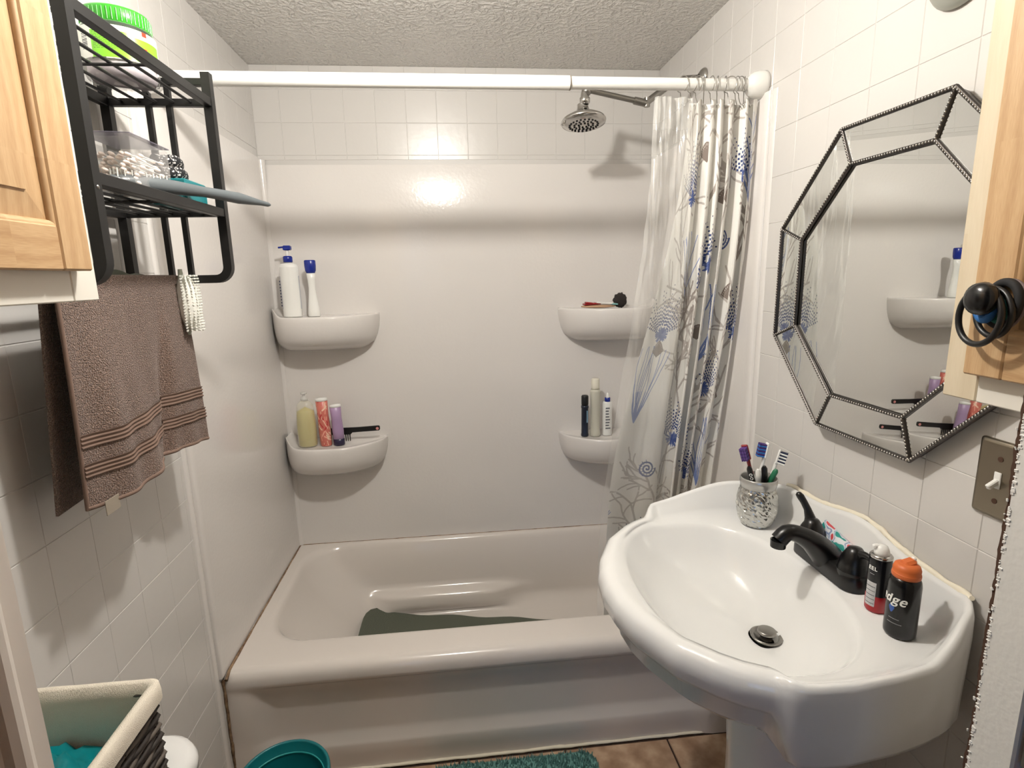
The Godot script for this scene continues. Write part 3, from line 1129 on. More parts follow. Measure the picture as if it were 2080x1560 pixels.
func wall_mirror() -> void:
	var cy := 1.428
	var cz := 1.245
	var t := thing("octagonal_mirror", "octagonal wall mirror with mirrored border panels and beaded dark metal frame", "mirror", v3(1.51, cy - 0.3075, cz))
	var ro := 0.3075 / cos(PI / 8)
	var ri := 0.2355 / cos(PI / 8)
	var xo := 1.4985
	var xi := 1.5020
	# backing case
	var st := new_st()
	flat(st)
	for k in 8:
		quad(st, oct(cy, cz, ro, k, xo + 0.001), oct(cy, cz, ro, k + 1, xo + 0.001), oct(cy, cz, ro - 0.006, k + 1, 1.5235), oct(cy, cz, ro - 0.006, k, 1.5235))
	var ring := []
	for k in 8:
		ring.append(oct(cy, cz, ro - 0.006, k, 1.5235))
	fan(st, ring)
	part("back_frame", st, M.pewter, t)
	st = new_st()
	ring = []
	for k in 8:
		ring.append(oct(cy, cz, ri, k, 1.5055))
	fan(st, ring)
	part("mirror_glass", st, M.mirror, t)
	for k in 8:
		st = new_st()
		flat(st)
		quad(st, oct(cy, cz, ro - 0.002, k, xo), oct(cy, cz, ro - 0.002, k + 1, xo), oct(cy, cz, ri + 0.002, k + 1, xi), oct(cy, cz, ri + 0.002, k, xi))
		part("border_mirror", st, M.mirror, t)
	for k in 8:
		for e in [[oct(cy, cz, ro, k, xo - 0.001), oct(cy, cz, ro, k + 1, xo - 0.001), 0.0042], [oct(cy, cz, ri, k, xi - 0.001), oct(cy, cz, ri, k + 1, xi - 0.001), 0.0042], [oct(cy, cz, ro, k, xo - 0.001), oct(cy, cz, ri, k, xi - 0.001), 0.0034]]:
			var a: Vector3 = e[0]
			var b: Vector3 = e[1]
			st = new_st()
			tube(st, [a, b], e[2], 8)
			var s := part("trim_bar", st, M.pewter, t)
			st = new_st()
			var n := int(a.distance_to(b) / 0.0062)
			for i in n:
				ball(st, a.lerp(b, (i + 0.5) / n) + v3(-e[2] * 0.75, 0, 0), 0.0026, 6)
			part("beading", st, M.bead, s)
	# dark inner step round the main glass
	st = new_st()
	flat(st)
	for k in 8:
		quad(st, oct(cy, cz, ri, k, xi), oct(cy, cz, ri, k + 1, xi), oct(cy, cz, ri - 0.001, k + 1, 1.5056), oct(cy, cz, ri - 0.001, k, 1.5056))
	part("inner_step", st, M.black, t)
	# switch plate
	var p := v3(W - 0.0005, 1.137, 1.5145)
	t = thing("light_switch", "brushed metal switch plate with a white toggle near the jamb", "light switch", p + v3(0, -0.061, 0))
	st = new_st()
	var rows := []
	for q in [[0.0, 0.0], [0.003, 0.0], [0.0058, 0.0025], [0.0065, 0.006]]:
		var rr := []
		for c in [[1, 1, 0.0], [-1, 1, PI / 2], [-1, -1, PI], [1, -1, PI * 1.5]]:
			for i in 5:
				var a: float = c[2] + PI / 2 * i / 4.0
				rr.append(p + v3(-q[0], c[1] * 0.0565 + sin(a) * 0.005 - (q[1] * signf(c[1])), c[0] * 0.0325 + cos(a) * 0.005 - q[1] * signf(c[0])))
		rows.append(rr)
	grid(st, rows, true)
	fan(st, rows[-1])
	part("plate", st, M.brushed, t)
	for s in [-1, 1]:
		st = new_st()
		var rr := []
		for i in 12:
			var a := TAU * i / 12
			rr.append(p + v3(-0.0068, 0.0335 * s + sin(a) * 0.0042, cos(a) * 0.0042))
		fan(st, rr)
		tube(st, [p + v3(-0.005, 0.0335 * s, 0), p + v3(-0.0072, 0.0335 * s, 0)], 0.0042, 12)
		part("screw", st, M.rawpaper, t)
	st = new_st()
	bbox(st, p + v3(-0.0085, -0.013, -0.0055), p + v3(-0.006, 0.013, 0.0055), 0.0008)
	bevel(st, p + v3(-0.014, -0.0055, 0), v3(0.019, 0.0085, 0.0075), 0.0015, Basis(Vector3.BACK, 0.55))
	part("toggle", st, M.white, t, "white toggle")

# ---------------------------------------------------------------- curtain
func stamp(im: Image, x: float, y: float, s: int, c: Color) -> void:
	var w := im.get_width()
	var h := im.get_height()
	im.fill_rect(Rect2i(posmod(int(x) - s / 2, w), posmod(int(y) - s / 2, h), s, s), c)

func stroke(im: Image, a: Vector2, b: Vector2, s: int, c: Color) -> void:
	var n := int(a.distance_to(b) / maxf(1.0, s * 0.5)) + 1
	for i in n + 1:
		var p := a.lerp(b, float(i) / n)
		stamp(im, p.x, p.y, s, c)

func coral(im: Image, p: Vector2, dir: float, length: float, depth: int, s: int, c: Color) -> void:
	var q := p
	var d := dir
	for i in 6:
		var nx := q + Vector2(cos(d), sin(d)) * length / 6.0
		stroke(im, q, nx, s, c)
		q = nx
		d += rng.randf_range(-0.22, 0.22)
		if depth > 0 and i > 0 and rng.randf() < 0.62:
			coral(im, q, d + rng.randf_range(0.35, 0.8) * (1 if rng.randf() < 0.5 else -1), length * rng.randf_range(0.5, 0.75), depth - 1, maxi(1, s - 1), c)

func fan_print(im: Image, p: Vector2, r: float, c: Color) -> void:
	# sea fan: rows of dots that spread from a dark core
	for k in 22:
		var a := -PI / 2 + lerpf(-1.3, 1.3, k / 21.0)
		var reach := r * (0.8 + 0.2 * sin(k * 1.7))
		var q := r * rng.randf_range(0.20, 0.28)
		while q < reach:
			var u := p + Vector2(cos(a), sin(a)) * q
			stamp(im, u.x, u.y, 7 if q < r * 0.6 else 5, c.lerp(Color(0.2, 0.22, 0.3), q / r * 0.7))
			q += 11.0 + 6.0 * q / r
	for i in 90:
		var a := rng.randf() * TAU
		stroke(im, p, p + Vector2(cos(a), sin(a) * 0.7) * r * rng.randf_range(0.08, 0.24), 4, c.lerp(Color.WHITE, rng.randf() * 0.25))

func shell_print(im: Image, p: Vector2, r: float, c: Color) -> void:
	for k in 15:
		var a := lerpf(-1.1, 1.1, k / 14.0) - PI / 2
		stroke(im, p + Vector2(0, r * 0.5), p + Vector2(0, r * 0.5) + Vector2(cos(a) * r * 0.75, sin(a) * r * (1.25 - 0.25 * absf(a + PI / 2))), 4, c)
	for q in [0.55, 0.8, 1.02]:
		var prev := Vector2.ZERO
		for k in 16:
			var a := lerpf(-1.1, 1.1, k / 15.0) - PI / 2
			var u: Vector2 = p + Vector2(0, r * 0.5) + Vector2(cos(a) * r * 0.75, sin(a) * r * (1.25 - 0.25 * absf(a + PI / 2))) * q
			if k > 0:
				stroke(im, prev, u, 4, c)
			prev = u

func snail_print(im: Image, p: Vector2, r: float, c: Color) -> void:
	var prev := p
	for i in 70:
		var a := i * 0.22
		var u := p + Vector2(cos(a), sin(a)) * r * (1.0 - i / 74.0)
		if i > 0: stroke(im, prev, u, 6, c)
		prev = u
	for i in 10:
		var a := i * 0.5
		stroke(im, p + Vector2(cos(a), sin(a)) * r * 0.6, p + Vector2(cos(a), sin(a)) * r, 2, c)

func weed(im: Image, p: Vector2, h: float, c: Color) -> void:
	for k in 11:
		var d := -PI / 2 + lerpf(-0.5, 0.5, k / 10.0)
		var q := p
		for i in 12:
			var nx := q + Vector2(cos(d), sin(d)) * h / 12.0
			stroke(im, q, nx, 5 if i < 5 else 3, c)
			q = nx
			d += rng.randf_range(-0.14, 0.14) + (0.02 if k < 5 else -0.02)

func curtain_print() -> ImageTexture:
	var n := 1400
	var im := Image.create(n, n, false, Image.FORMAT_RGB8)
	im.fill(rgb(236, 234, 228))
	var navy := rgb(58, 78, 142)
	var grey := rgb(186, 179, 173)
	var taupe := rgb(132, 120, 112)
	var pale := rgb(116, 134, 186)
	for q in [[140, 420, -1.5], [520, 1000, -1.7], [820, 560, -1.4], [1180, 1180, -1.6], [360, 1380, -1.5], [1010, 260, -1.6], [1320, 640, -1.5], [680, 1390, -1.4]]:
		coral(im, Vector2(q[0], q[1]), q[2], 340, 3, 9, grey)
	for q in [[300, 700], [760, 880], [1240, 330], [60, 1100], [980, 1390]]:
		weed(im, Vector2(q[0], q[1]), 300, pale)
	for q in [[210, 300, 205], [620, 520, 190], [930, 980, 210], [1260, 760, 190], [420, 1180, 200], [1120, 230, 180], [110, 760, 180], [760, 1340, 190]]:
		fan_print(im, Vector2(q[0], q[1]), q[2], navy)
	for q in [[420, 160, 48], [790, 300, 44], [1060, 620, 50], [110, 820, 46], [600, 760, 42], [1180, 1010, 48], [280, 1020, 44]]:
		shell_print(im, Vector2(q[0], q[1]), q[2], taupe)
	for q in [[480, 560, 40], [860, 720, 42], [1330, 1130, 40], [160, 1300, 38], [700, 1150, 40], [1000, 430, 36]]:
		snail_print(im, Vector2(q[0], q[1]), q[2], navy.lerp(taupe, 0.2))
	for q in [[560, 330], [1180, 560], [330, 880], [830, 1230]]:
		coral(im, Vector2(q[0], q[1]), -1.2, 220, 2, 9, grey.lerp(taupe, 0.4))
	return ImageTexture.create_from_image(im)

func curtain() -> void:
	# rod
	var yr := 1.9303
	var zr := 0.762
	var t := thing("curtain_rod", "white telescoping shower curtain rod spanning the tub wall to wall", "curtain rod", v3(W / 2, yr, zr))
	var st := new_st()
	tube(st, [v3(0.004, yr, zr), v3(1.012, yr, zr)], 0.0168, 24)
	part("outer_tube", st, M.white_gloss, t)
	st = new_st()
	tube(st, [v3(1.0, yr, zr), v3(W - 0.03, yr, zr)], 0.0148, 24)
	part("inner_tube", st, M.white_gloss, t)
	st = new_st()
	tube(st, [v3(1.0105, yr, zr), v3(1.0135, yr, zr)], 0.0173, 24)
	part("end_ring", st, mat(rgb(120, 112, 102), 0.5), t, "grey ring where the tubes meet")
	for s in [0, 1]:
		st = new_st()
		var rows := []
		for q in [[0.0155, 0.050], [0.018, 0.046], [0.024, 0.041], [0.029, 0.033], [0.0325, 0.022], [0.034, 0.010], [0.034, 0.002], [0.030, 0.0]]:
			var ring := []
			for i in 32:
				var a := TAU * i / 32
				ring.append(v3(q[1] if s == 0 else W - q[1], yr + cos(a) * q[0], zr + sin(a) * q[0]))
			rows.append(ring)
		grid(st, rows, true)
		part("flange", st, M.white_gloss, t)
	# printed fabric
	M.fabric = mat(Color.WHITE, 0.85)
	M.fabric.albedo_texture = curtain_print()
	M.fabric.backlight_enabled = true
	M.fabric.backlight = Color(0.12, 0.12, 0.12)
	M.fabric.cull_mode = BaseMaterial3D.CULL_DISABLED
	st = new_st()
	var nz := noise(1.0, FastNoiseLite.TYPE_SIMPLEX_SMOOTH, 2, 23)
	var rows := []
	var nu := 300
	var nv := 60
	for i in nv + 1:
		var v := i / float(nv)
		var y := lerpf(1.889, 0.22, v)
		var row := []
		var k := ss(0.0, 0.7, v)
		var xl := lerpf(1.320, 1.165, k)
		var xm := lerpf(1.346, 1.318, k)
		var xr := lerpf(1.508, 1.500, v)
		for j in nu + 1:
			var u := j / float(nu)
			var x := lerpf(xl, xm, u / 0.16) if u < 0.16 else lerpf(xm, xr, (u - 0.16) / 0.84)
			# gathered folds, a few of them running together lower down
			var uw := u + 0.020 * sin(u * 13.0 + 0.4) + 0.012 * sin(u * 29.0 + 1.0)
			var ph := TAU * (5.6 * maxf(0.0, uw - 0.13) / 0.87 + 0.22 * sin(u * 11.0) * k) + 0.7 * nz.get_noise_2d(u * 3.0, v * 1.6)
			var amp := lerpf(0.018, 0.027, ss(0.0, 0.45, v)) * (0.8 + 0.95 * nz.get_noise_2d(u * 4.0 + 9.0, v * 0.9))
			amp *= ss(0.08, 0.22, u)
			var z := lerpf(zr + 0.002, 0.575, ss(0.05, 0.95, v)) + amp * sin(ph)
			z += (1.0 - ss(0.1, 0.2, u)) * (0.006 * sin(u * 40.0 + v * 3.0) * k + 0.006)
			x += 0.0075 * sin(ph * 2.0 + 0.5) * ss(0.12, 0.24, u)
			row.append(v3(minf(x, 1.507), y - 0.006 * cos(ph) * (1.0 - ss(0.0, 0.03, v)), z))
		rows.append(row)
	grid(st, rows, false, false, 0.95, 1.5)
	single("shower_curtain", st, M.fabric, "white shower curtain printed with blue sea fans, shells and grey coral", "shower curtain")
	# clear liner in front of its left half
	M.liner = glass(Color(0.93, 0.93, 0.91, 0.22), 0.09)
	M.liner.cull_mode = BaseMaterial3D.CULL_DISABLED
	st = new_st()
	rows = []
	for i in 91:
		var v := i / 90.0
		var y := lerpf(1.890, 0.20, v)
		var row := []
		var xl := lerpf(1.222, 1.128, ss(0.0, 0.8, v))
		var xr := lerpf(1.322, 1.338, ss(0.0, 0.7, v))
		for j in 91:
			var u := j / 90.0
			var x := lerpf(xl, xr, u)
			var z := lerpf(zr + 0.030, 0.622, ss(0.02, 0.95, v))
			z += 0.010 * sin(u * 9.0 + v * 1.5) * ss(0.02, 0.2, v)
			z += 0.010 * nz.get_noise_2d(u * 1.6 + v * 2.2, v * 5.0 - u * 1.5) + 0.010 * nz.get_noise_2d(u * 4.0 + v * 6.0, v * 11.0 - u * 5.0) * (1.0 - 0.8 * ss(0.1, 0.6, v))
			row.append(v3(x, y, z))
		rows.append(row)
	grid(st, rows)
	t = thing("shower_liner", "clear vinyl shower liner hanging in front of the printed curtain", "shower liner", v3(1.25, 0.2, 0.65))
	part("sheet", st, M.liner, t)
	# stiff hem along the top edge
	st = new_st()
	var hem := [[], []]
	for i in 31:
		var u := i / 30.0
		for k in 2:
			var p: Vector3 = rows[k * 4][mini(90, i * 3)]
			hem[k].append(p + v3(0, 0, 0.0012))
	grid(st, hem)
	part("hem", st, M.liner, t)
	# wire hooks
	var proto: Node3D = null
	for i in 12:
		var x := lerpf(1.306, 1.488, pow(i / 11.0, 0.85)) + rng.randf_range(-0.005, 0.005)
		var o: Node3D
		if proto == null:
			var base := v3(x, 1.872, zr)
			proto = thing("curtain_hook", "thin chrome wire hook holding the curtain on the rod", "curtain hook", base, "curtain hooks on the rod")
			st = new_st()
			var pts := []
			for k in 25:
				var a := -0.35 * PI + 1.75 * PI * k / 24.0
				pts.append(v3(x, yr + sin(a) * 0.0195, zr + cos(a) * 0.0195))
			pts.append(v3(x, yr - 0.030, zr - 0.004))
			pts.append(v3(x, yr - 0.045, zr + 0.004))
			pts.append(v3(x, yr - 0.052, zr + 0.011))
			pts.append(v3(x, yr - 0.055, zr + 0.006))
			pts.append(v3(x, yr - 0.048, zr - 0.002))
			tube(st, pts, 0.0012, 6)
			part("wire", st, M.chrome, proto)
			o = proto
		else:
			o = proto.duplicate()
			o.name = numbered("curtain_hook")
			add_child(o)
		o.position = v3(x, 1.872, zr)
		o.rotation.y = rng.randf_range(-0.5, 0.5)

func shower() -> void:
	var z := 0.4
	var t := thing("wall_shower", "chrome round shower head on a jointed arm above the tub", "shower head", v3(1.135, 1.92, z))
	var c := v3(1.133, 1.925, z)
	var tilt := Basis(Vector3.BACK, 0.02) * Basis(Vector3.RIGHT, -0.15)
	var st := new_st()
	lathe(st, Vector3.ZERO, [[0.0, -0.002], [0.052, -0.002], [0.060, 0.001], null, [0.060, 0.001], [0.0695, 0.004], [0.0715, 0.010], [0.068, 0.016], [0.05, 0.027], [0.03, 0.036], [0.021, 0.043], [0.018, 0.054], [0.018, 0.062]], 40)
	var head := part("head", st, M.chrome, t)
	head.transform = Transform3D(tilt, c - t.position)
	st = new_st()
	for ringspec in [[0.016, 8], [0.030, 14], [0.045, 22]]:
		for i in ringspec[1]:
			var a: float = TAU * i / ringspec[1]
			lathe(st, v3(cos(a) * ringspec[0], -0.0045, sin(a) * ringspec[0]), [[0.0, 0.0], [0.0032, 0.0], [0.0038, 0.004]], 8)
	var nz := part("nozzle", st, M.black, head, "dark spray nozzles")
	nz.set_meta("kind", "stuff")
	st = new_st()
	tube(st, [v3(-0.062, 0.004, 0.01), v3(-0.074, -0.006, 0.012)], 0.004, 10)
	part("spray_lever", st, M.chrome, head)
	# nut, ball joint
	st = new_st()
	lathe(st, c + v3(0.003, 0, 0), [[0.0125, 0.06], [0.0165, 0.066], [0.0165, 0.078], [0.013, 0.082], [0.012, 0.093], [0.009, 0.098], [0.0, 0.099]], 20)
	part("swivel_nut", st, M.chrome, t)
	# arm
	st = new_st()
	tube(st, [v3(1.150, 2.026, z), v3(1.335, 1.990, z)], 0.0085, 16)
	ball(st, v3(1.142, 2.024, z), 0.016, 16)
	part("arm", st, M.steel, t)
	st = new_st()
	tube(st, [v3(1.296, 1.9975, z), v3(1.334, 1.990, z)], 0.0115, 14)
	tube(st, [v3(1.338, 1.979, z), v3(1.338, 2.006, z)], 0.010, 14)
	part("elbow", st, M.steel, t)
	st = new_st()
	tube(st, [v3(1.336, 1.992, z), v3(1.405, 2.040, z), v3(1.46, 2.062, z), v3(W - 0.004, 2.066, z)], 0.0105, 16)
	part("pipe", st, M.steel, t)
	st = new_st()
	var rows := []
	for q in [[0.012, 0.02], [0.024, 0.012], [0.030, 0.004], [0.030, 0.0005]]:
		var ring := []
		for i in 24:
			var a := TAU * i / 24
			ring.append(v3(W - q[1], 2.066 + cos(a) * q[0], z + sin(a) * q[0]))
		rows.append(ring)
	grid(st, rows, true)
	part("escutcheon", st, M.chrome, t)

func rack() -> void:
	var xf := 0.217
	var xr := 0.018
	var zf := 0.95
	var zn := 1.385
	var yb := 1.468
	var t := thing("wire_shelf_rack", "black metal two-tier wall rack beside the left pine cabinet", "shelf rack", v3(0.11, yb, 1.17))
	var st: SurfaceTool
	for z in [zf, zn]:
		st = new_st()
		var pts := [v3(xr, 1.98, z), v3(xr, yb, z)]
		tube(st, pts, 0.0122, 4)
		part("rear_post", st, M.rack, t)
		st = new_st()
		pts = [v3(xr, yb, z)]
		for k in 9:
			var a := -PI / 2 + PI / 2 * k / 8.0
			pts.append(v3(xf - 0.026 + cos(a) * 0.026, yb + 0.026 + sin(a) * 0.026, z))
		pts.append(v3(xf, 1.62, z))
		pts.append(v3(xf, 1.88, z))
		tube(st, pts, 0.0122, 4)
		part("front_post", st, M.rack, t)
		for x in [0.098, 0.138]:
			st = new_st()
			tube(st, [v3(x, yb, z), v3(x, 1.862, z)], 0.0072, 4)
			part("side_bar", st, M.rack, t)
		for y in [1.605, 1.823, 1.862]:
			st = new_st()
			bar(st, v3(xr, y, z), v3(xf, y, z), 0.014, 0.014)
			part("side_rail", st, M.rack, t)
	for y in [1.605, 1.823]:
		for x in [xr, xf]:
			st = new_st()
			bar(st, v3(x, y, zf), v3(x, y, zn), 0.0145, 0.017)
			part("long_rail", st, M.rack, t)
		for x in [0.05, 0.083, 0.117, 0.15, 0.183]:
			st = new_st()
			tube(st, [v3(x, y, zf), v3(x, y, zn)], 0.0028, 8)
			part("shelf_wire", st, M.rack, t)
		st = new_st()
		tube(st, [v3(xr, y - 0.004, 1.17), v3(xf, y - 0.004, 1.17)], 0.0028, 8)
		part("cross_wire", st, M.rack, t)
	for x in [0.062, 0.104]:
		st = new_st()
		tube(st, [v3(x, yb, zf), v3(x, yb, zn)], 0.0055, 10)
		part("towel_bar", st, M.rack, t)
	st = new_st()
	ball(st, v3(xf + 0.0062, 1.592, zn), 0.0042, 10)
	part("screw", st, M.steel, t)
	rack_things()
	towel()

func rack_things() -> void:
	var st: SurfaceTool
	# jar with green lid
	var c := v3(0.094, 1.8325, 1.02)
	var t := thing("plastic_jar", "clear plastic jar with bright green lid and green label on top shelf", "jar", c)
	st = new_st()
	lathe(st, c, [[0.0, 0.001], [0.05, 0.001], [0.057, 0.005], [0.0605, 0.016], [0.0605, 0.080], [0.057, 0.092], [0.052, 0.097]], 40)
	part("body", st, M.clear, t)
	st = new_st()
	lathe(st, c, [[0.0, 0.004], [0.051, 0.005], [0.056, 0.014], [0.055, 0.030], [0.03, 0.036], [0.0, 0.034]], 30)
	part("cotton_rounds", st, mat(rgb(176, 168, 172), 0.9), t, "grey-white cotton filling")
	st = new_st()
	lathe(st, c, [[0.0545, 0.092], [0.0555, 0.093], [0.0555, 0.116], [0.053, 0.120], [0.0, 0.121]], 48)
	for i in 48:
		var a := TAU * i / 48
		bar(st, c + v3(cos(a) * 0.0557, 0.094, sin(a) * 0.0557), c + v3(cos(a) * 0.0557, 0.115, sin(a) * 0.0557), 0.0022, 0.0014, 0.0003)
	part("lid", st, mat(rgb(50, 150, 34), 0.3), t, "bright green screw lid")
	# label with its print
	var im := Image.create(512, 128, false, Image.FORMAT_RGB8)
	im.fill(rgb(230, 232, 226))
	im.fill_rect(Rect2i(150, 22, 300, 106), rgb(126, 206, 44))
	im.fill_rect(Rect2i(300, 0, 200, 34), rgb(238, 236, 232))
	for y in range(26, 96, 6):
		var x := 158
		while x < 300:
			var w := rng.randi_range(4, 16)
			im.fill_rect(Rect2i(x, y, w, 2), rgb(70, 110, 30))
			x += w + 4
	for i in 12:
		im.fill_rect(Rect2i(96, 24 + i * 6, 34, rng.randi_range(2, 4)), rgb(40, 40, 52))
	im.fill_rect(Rect2i(350, 0, 22, 18), rgb(226, 60, 40))
	for i in 16:
		im.fill_rect(Rect2i(352 + i / 2, 66 + i, 18 - i, 1), rgb(226, 60, 40))
	im.fill_rect(Rect2i(330, 104, 50, 8), rgb(40, 60, 20))
	st = new_st()
	var rows := []
	for y in [0.084, 0.030]:
		var row := []
		for i in 41:
			var a := lerpf(2.9, -0.7, i / 40.0)
			row.append(c + v3(cos(a) * 0.0609, y, sin(a) * 0.0609))
		rows.append(row)
	grid(st, rows)
	var lm := mat(Color.WHITE, 0.35)
	lm.albedo_texture = ImageTexture.create_from_image(im)
	lm.cull_mode = BaseMaterial3D.CULL_DISABLED
	part("label", st, lm, t, "white and green printed label")
	# box of cotton swabs
	var o := v3(0.148, 1.6125, 1.16)
	t = thing("swab_box", "clear plastic box with open flap full of cotton swabs on rack", "box", o)
	var hx := 0.042
	var hz := 0.060
	var hh := 0.084
	st = new_st()
	var w := 0.0012
	bbox(st, o + v3(-hx, 0.0, -hz), o + v3(hx, w, hz), 0.0003)
	for s in [-1.0, 1.0]:
		bbox(st, o + v3(hx * s - w / 2, w, -hz), o + v3(hx * s + w / 2, hh, hz), 0.0003)
		bbox(st, o + v3(-hx, w, hz * s - w / 2), o + v3(hx, hh, hz * s + w / 2), 0.0003)
	part("tray", st, M.clear, t)
	st = new_st()
	bevel(st, o + v3(0.0, hh + 0.006, 0.0), v3(2 * hx + 0.006, 0.002, 2 * hz + 0.006), 0.0005, Basis(Vector3.BACK, -0.03))
	part("lid", st, glass(Color(0.45, 0.43, 0.5, 0.5), 0.2), t, "smoky clear lid")
	var proto: Node3D = null
	for i in 81:
		var n: Node3D
		if proto == null:
			proto = thing("cotton_swab", "white cotton swab lying in the clear box on rack", "cotton swab", o, "cotton swabs in the clear box")
			st = new_st()
			tube(st, [v3(0, 0, -0.034), v3(0, 0, 0.034)], 0.0012, 6)
			var sk := part("stick", st, M.white, proto)
			sk.position = Vector3.ZERO
			st = new_st()
			for s in [-1.0, 1.0]:
				tube(st, [v3(0, 0, 0.024 * s), v3(0, 0, 0.027 * s), v3(0, 0, 0.033 * s), v3(0, 0, 0.037 * s), v3(0, 0, 0.039 * s)], [0.0014, 0.0028, 0.0034, 0.0028, 0.0008], 8)
			var tp := part("cotton_tip", st, mat(rgb(240, 226, 216), 0.95), proto)
			tp.position = Vector3.ZERO
			n = proto
		else:
			n = proto.duplicate()
			n.name = numbered("cotton_swab")
			add_child(n)
		var layer := i / 9
		n.position = o + v3(lerpf(-0.033, 0.033, (i % 9) / 8.0) + rng.randf_range(-0.002, 0.002), 0.006 + layer * 0.0068 + rng.randf_range(0, 0.002), rng.randf_range(-0.017, 0.017))
		n.rotation = v3(rng.randf_range(-0.06, 0.06), rng.randf_range(-0.12, 0.12), 0)
	# teal box, patterned headband on it
	st = new_st()
	bbox(st, v3(0.140, 1.6090, 0.985), v3(0.204, 1.656, 1.075), 0.002)
	single("small_box", st, M.teal, "small teal cardboard box at the far end of rack", "box")
	t = thing("headband", "black and white patterned fabric headband folded on the teal box", "headband", v3(0.16, 1.656, 1.03))
	var hm := mat(Color.WHITE, 0.9)
	var hi := Image.create(128, 128, false, Image.FORMAT_RGB8)
	hi.fill(rgb(18, 18, 20))
	for i in 230:
		hi.fill_rect(Rect2i(rng.randi_range(0, 122), rng.randi_range(0, 122), rng.randi_range(2, 6), rng.randi_range(2, 6)), rgb(200, 196, 192))
	hm.albedo_texture = ImageTexture.create_from_image(hi)
	for k in 2:
		st = new_st()
		var pts := []
		var rad := []
		for i in 17:
			var u := i / 16.0
			pts.append(v3(0.165 + 0.012 * sin(u * PI) - 0.006 * k, 1.6565 + 0.012 + 0.022 * k + 0.003 * sin(u * 5.0), lerpf(0.992, 1.088, u)))
			rad.append(0.0125 * (0.75 + 0.25 * sin(u * PI)))
		tube(st, pts, rad, 14)
		part("fold", st, hm, t)
	# brush with a long grey handle that sticks out past the rack
	t = thing("hair_brush", "grey-blue plastic brush with a long handle sticking out past the rack", "brush", v3(0.2, 1.612, 1.08))
	st = new_st()
	var a := v3(0.150, 1.626, 1.235)
	var b := v3(0.302, 1.6275, 0.902)
	var pts := []
	var rad := []
	for q in [[0.0, 0.004], [0.04, 0.012], [0.12, 0.0165], [0.3, 0.0165], [0.42, 0.0135], [0.52, 0.0115], [0.62, 0.0125], [0.75, 0.0135], [0.85, 0.010], [0.93, 0.0065], [0.98, 0.006], [1.0, 0.003]]:
		pts.append(a.lerp(b, q[0]) + v3(0, 0.006 * sin(q[0] * PI), 0))
		rad.append(q[1] * 0.85)
	tube(st, pts, rad, 16)
	part("handle", st, mat(rgb(88, 94, 97), 0.35), t)
	st = new_st()
	for i in 8:
		for j in 3:
			var p := a.lerp(b, 0.05 + i * 0.035) + v3((j - 1) * 0.007, 0.008, (j - 1) * 0.003)
			tube(st, [p, p + v3(0, 0.014, 0)], 0.0012, 5)
	part("bristles", st, M.bristle, t)
	# pale tube lying on the lower shelf
	st = new_st()
	tube(st, [v3(0.10, 1.618, 1.36), v3(0.105, 1.618, 1.25)], [0.0085, 0.0105], 14)
	single("lotion_tube", st, mat(rgb(214, 206, 188), 0.5), "pale cream tube lying near the front of rack", "tube")
	# scrub brush hung at the far end
	t = thing("bath_brush", "white bristled bath brush hanging at the end of the towel", "brush", v3(0.128, 1.345, 0.962))
	st = new_st()
	pts = []
	rad = []
	for q in [[1.49, 0.004], [1.47, 0.006], [1.455, 0.013], [1.43, 0.0175], [1.40, 0.0175], [1.375, 0.014], [1.36, 0.009], [1.35, 0.004]]:
		pts.append(v3(0.122, q[0], 0.966))
		rad.append(q[1])
	tube(st, pts, rad, 14)
	part("back", st, mat(rgb(176, 182, 166), 0.3), t)
	st = new_st()
	for i in 20:
		for j in 7:
			var y := lerpf(1.362, 1.474, i / 19.0)
			var ang := lerpf(-0.6, 1.3, j / 6.0)
			var d := v3(cos(ang), 0.1 * (y - 1.42) * 10.0, sin(ang))
			tube(st, [v3(0.126, y, 0.966) + d * 0.010, v3(0.126, y, 0.966) + d * (0.030 + rng.randf_range(-0.002, 0.001))], [0.0014, 0.0021], 6)
	pts = []
	rad = []
	for q in [[1.478, 0.004], [1.470, 0.012], [1.45, 0.0195], [1.42, 0.0215], [1.39, 0.0195], [1.368, 0.012], [1.358, 0.004]]:
		pts.append(v3(0.132, q[0], 0.970))
		rad.append(q[1])
	tube(st, pts, rad, 16)
	part("bristles", st, M.bristle, t, "white bristles")

func towel_front(y: float, z: float) -> float:
	var k := clampf((1.46 - y) / 0.35, 0.0, 1.0)
	var s := (z - 0.952) / 0.386
	var f := 0.012 * k * sin(s * 9.0 + 1.0 + k * 0.8) + 0.005 * k * sin(s * 19.0 - k * 2.0) + 0.003 * k * sin(s * 31.0 + k * 3.0)
	f -= 0.014 * k * exp(-pow((s - 0.36 + 0.10 * (1 - k)) / 0.035, 2))
	f += 0.010 * k * exp(-pow((s - 0.30 + 0.10 * (1 - k)) / 0.05, 2))
	return 0.117 + 0.004 * k + f

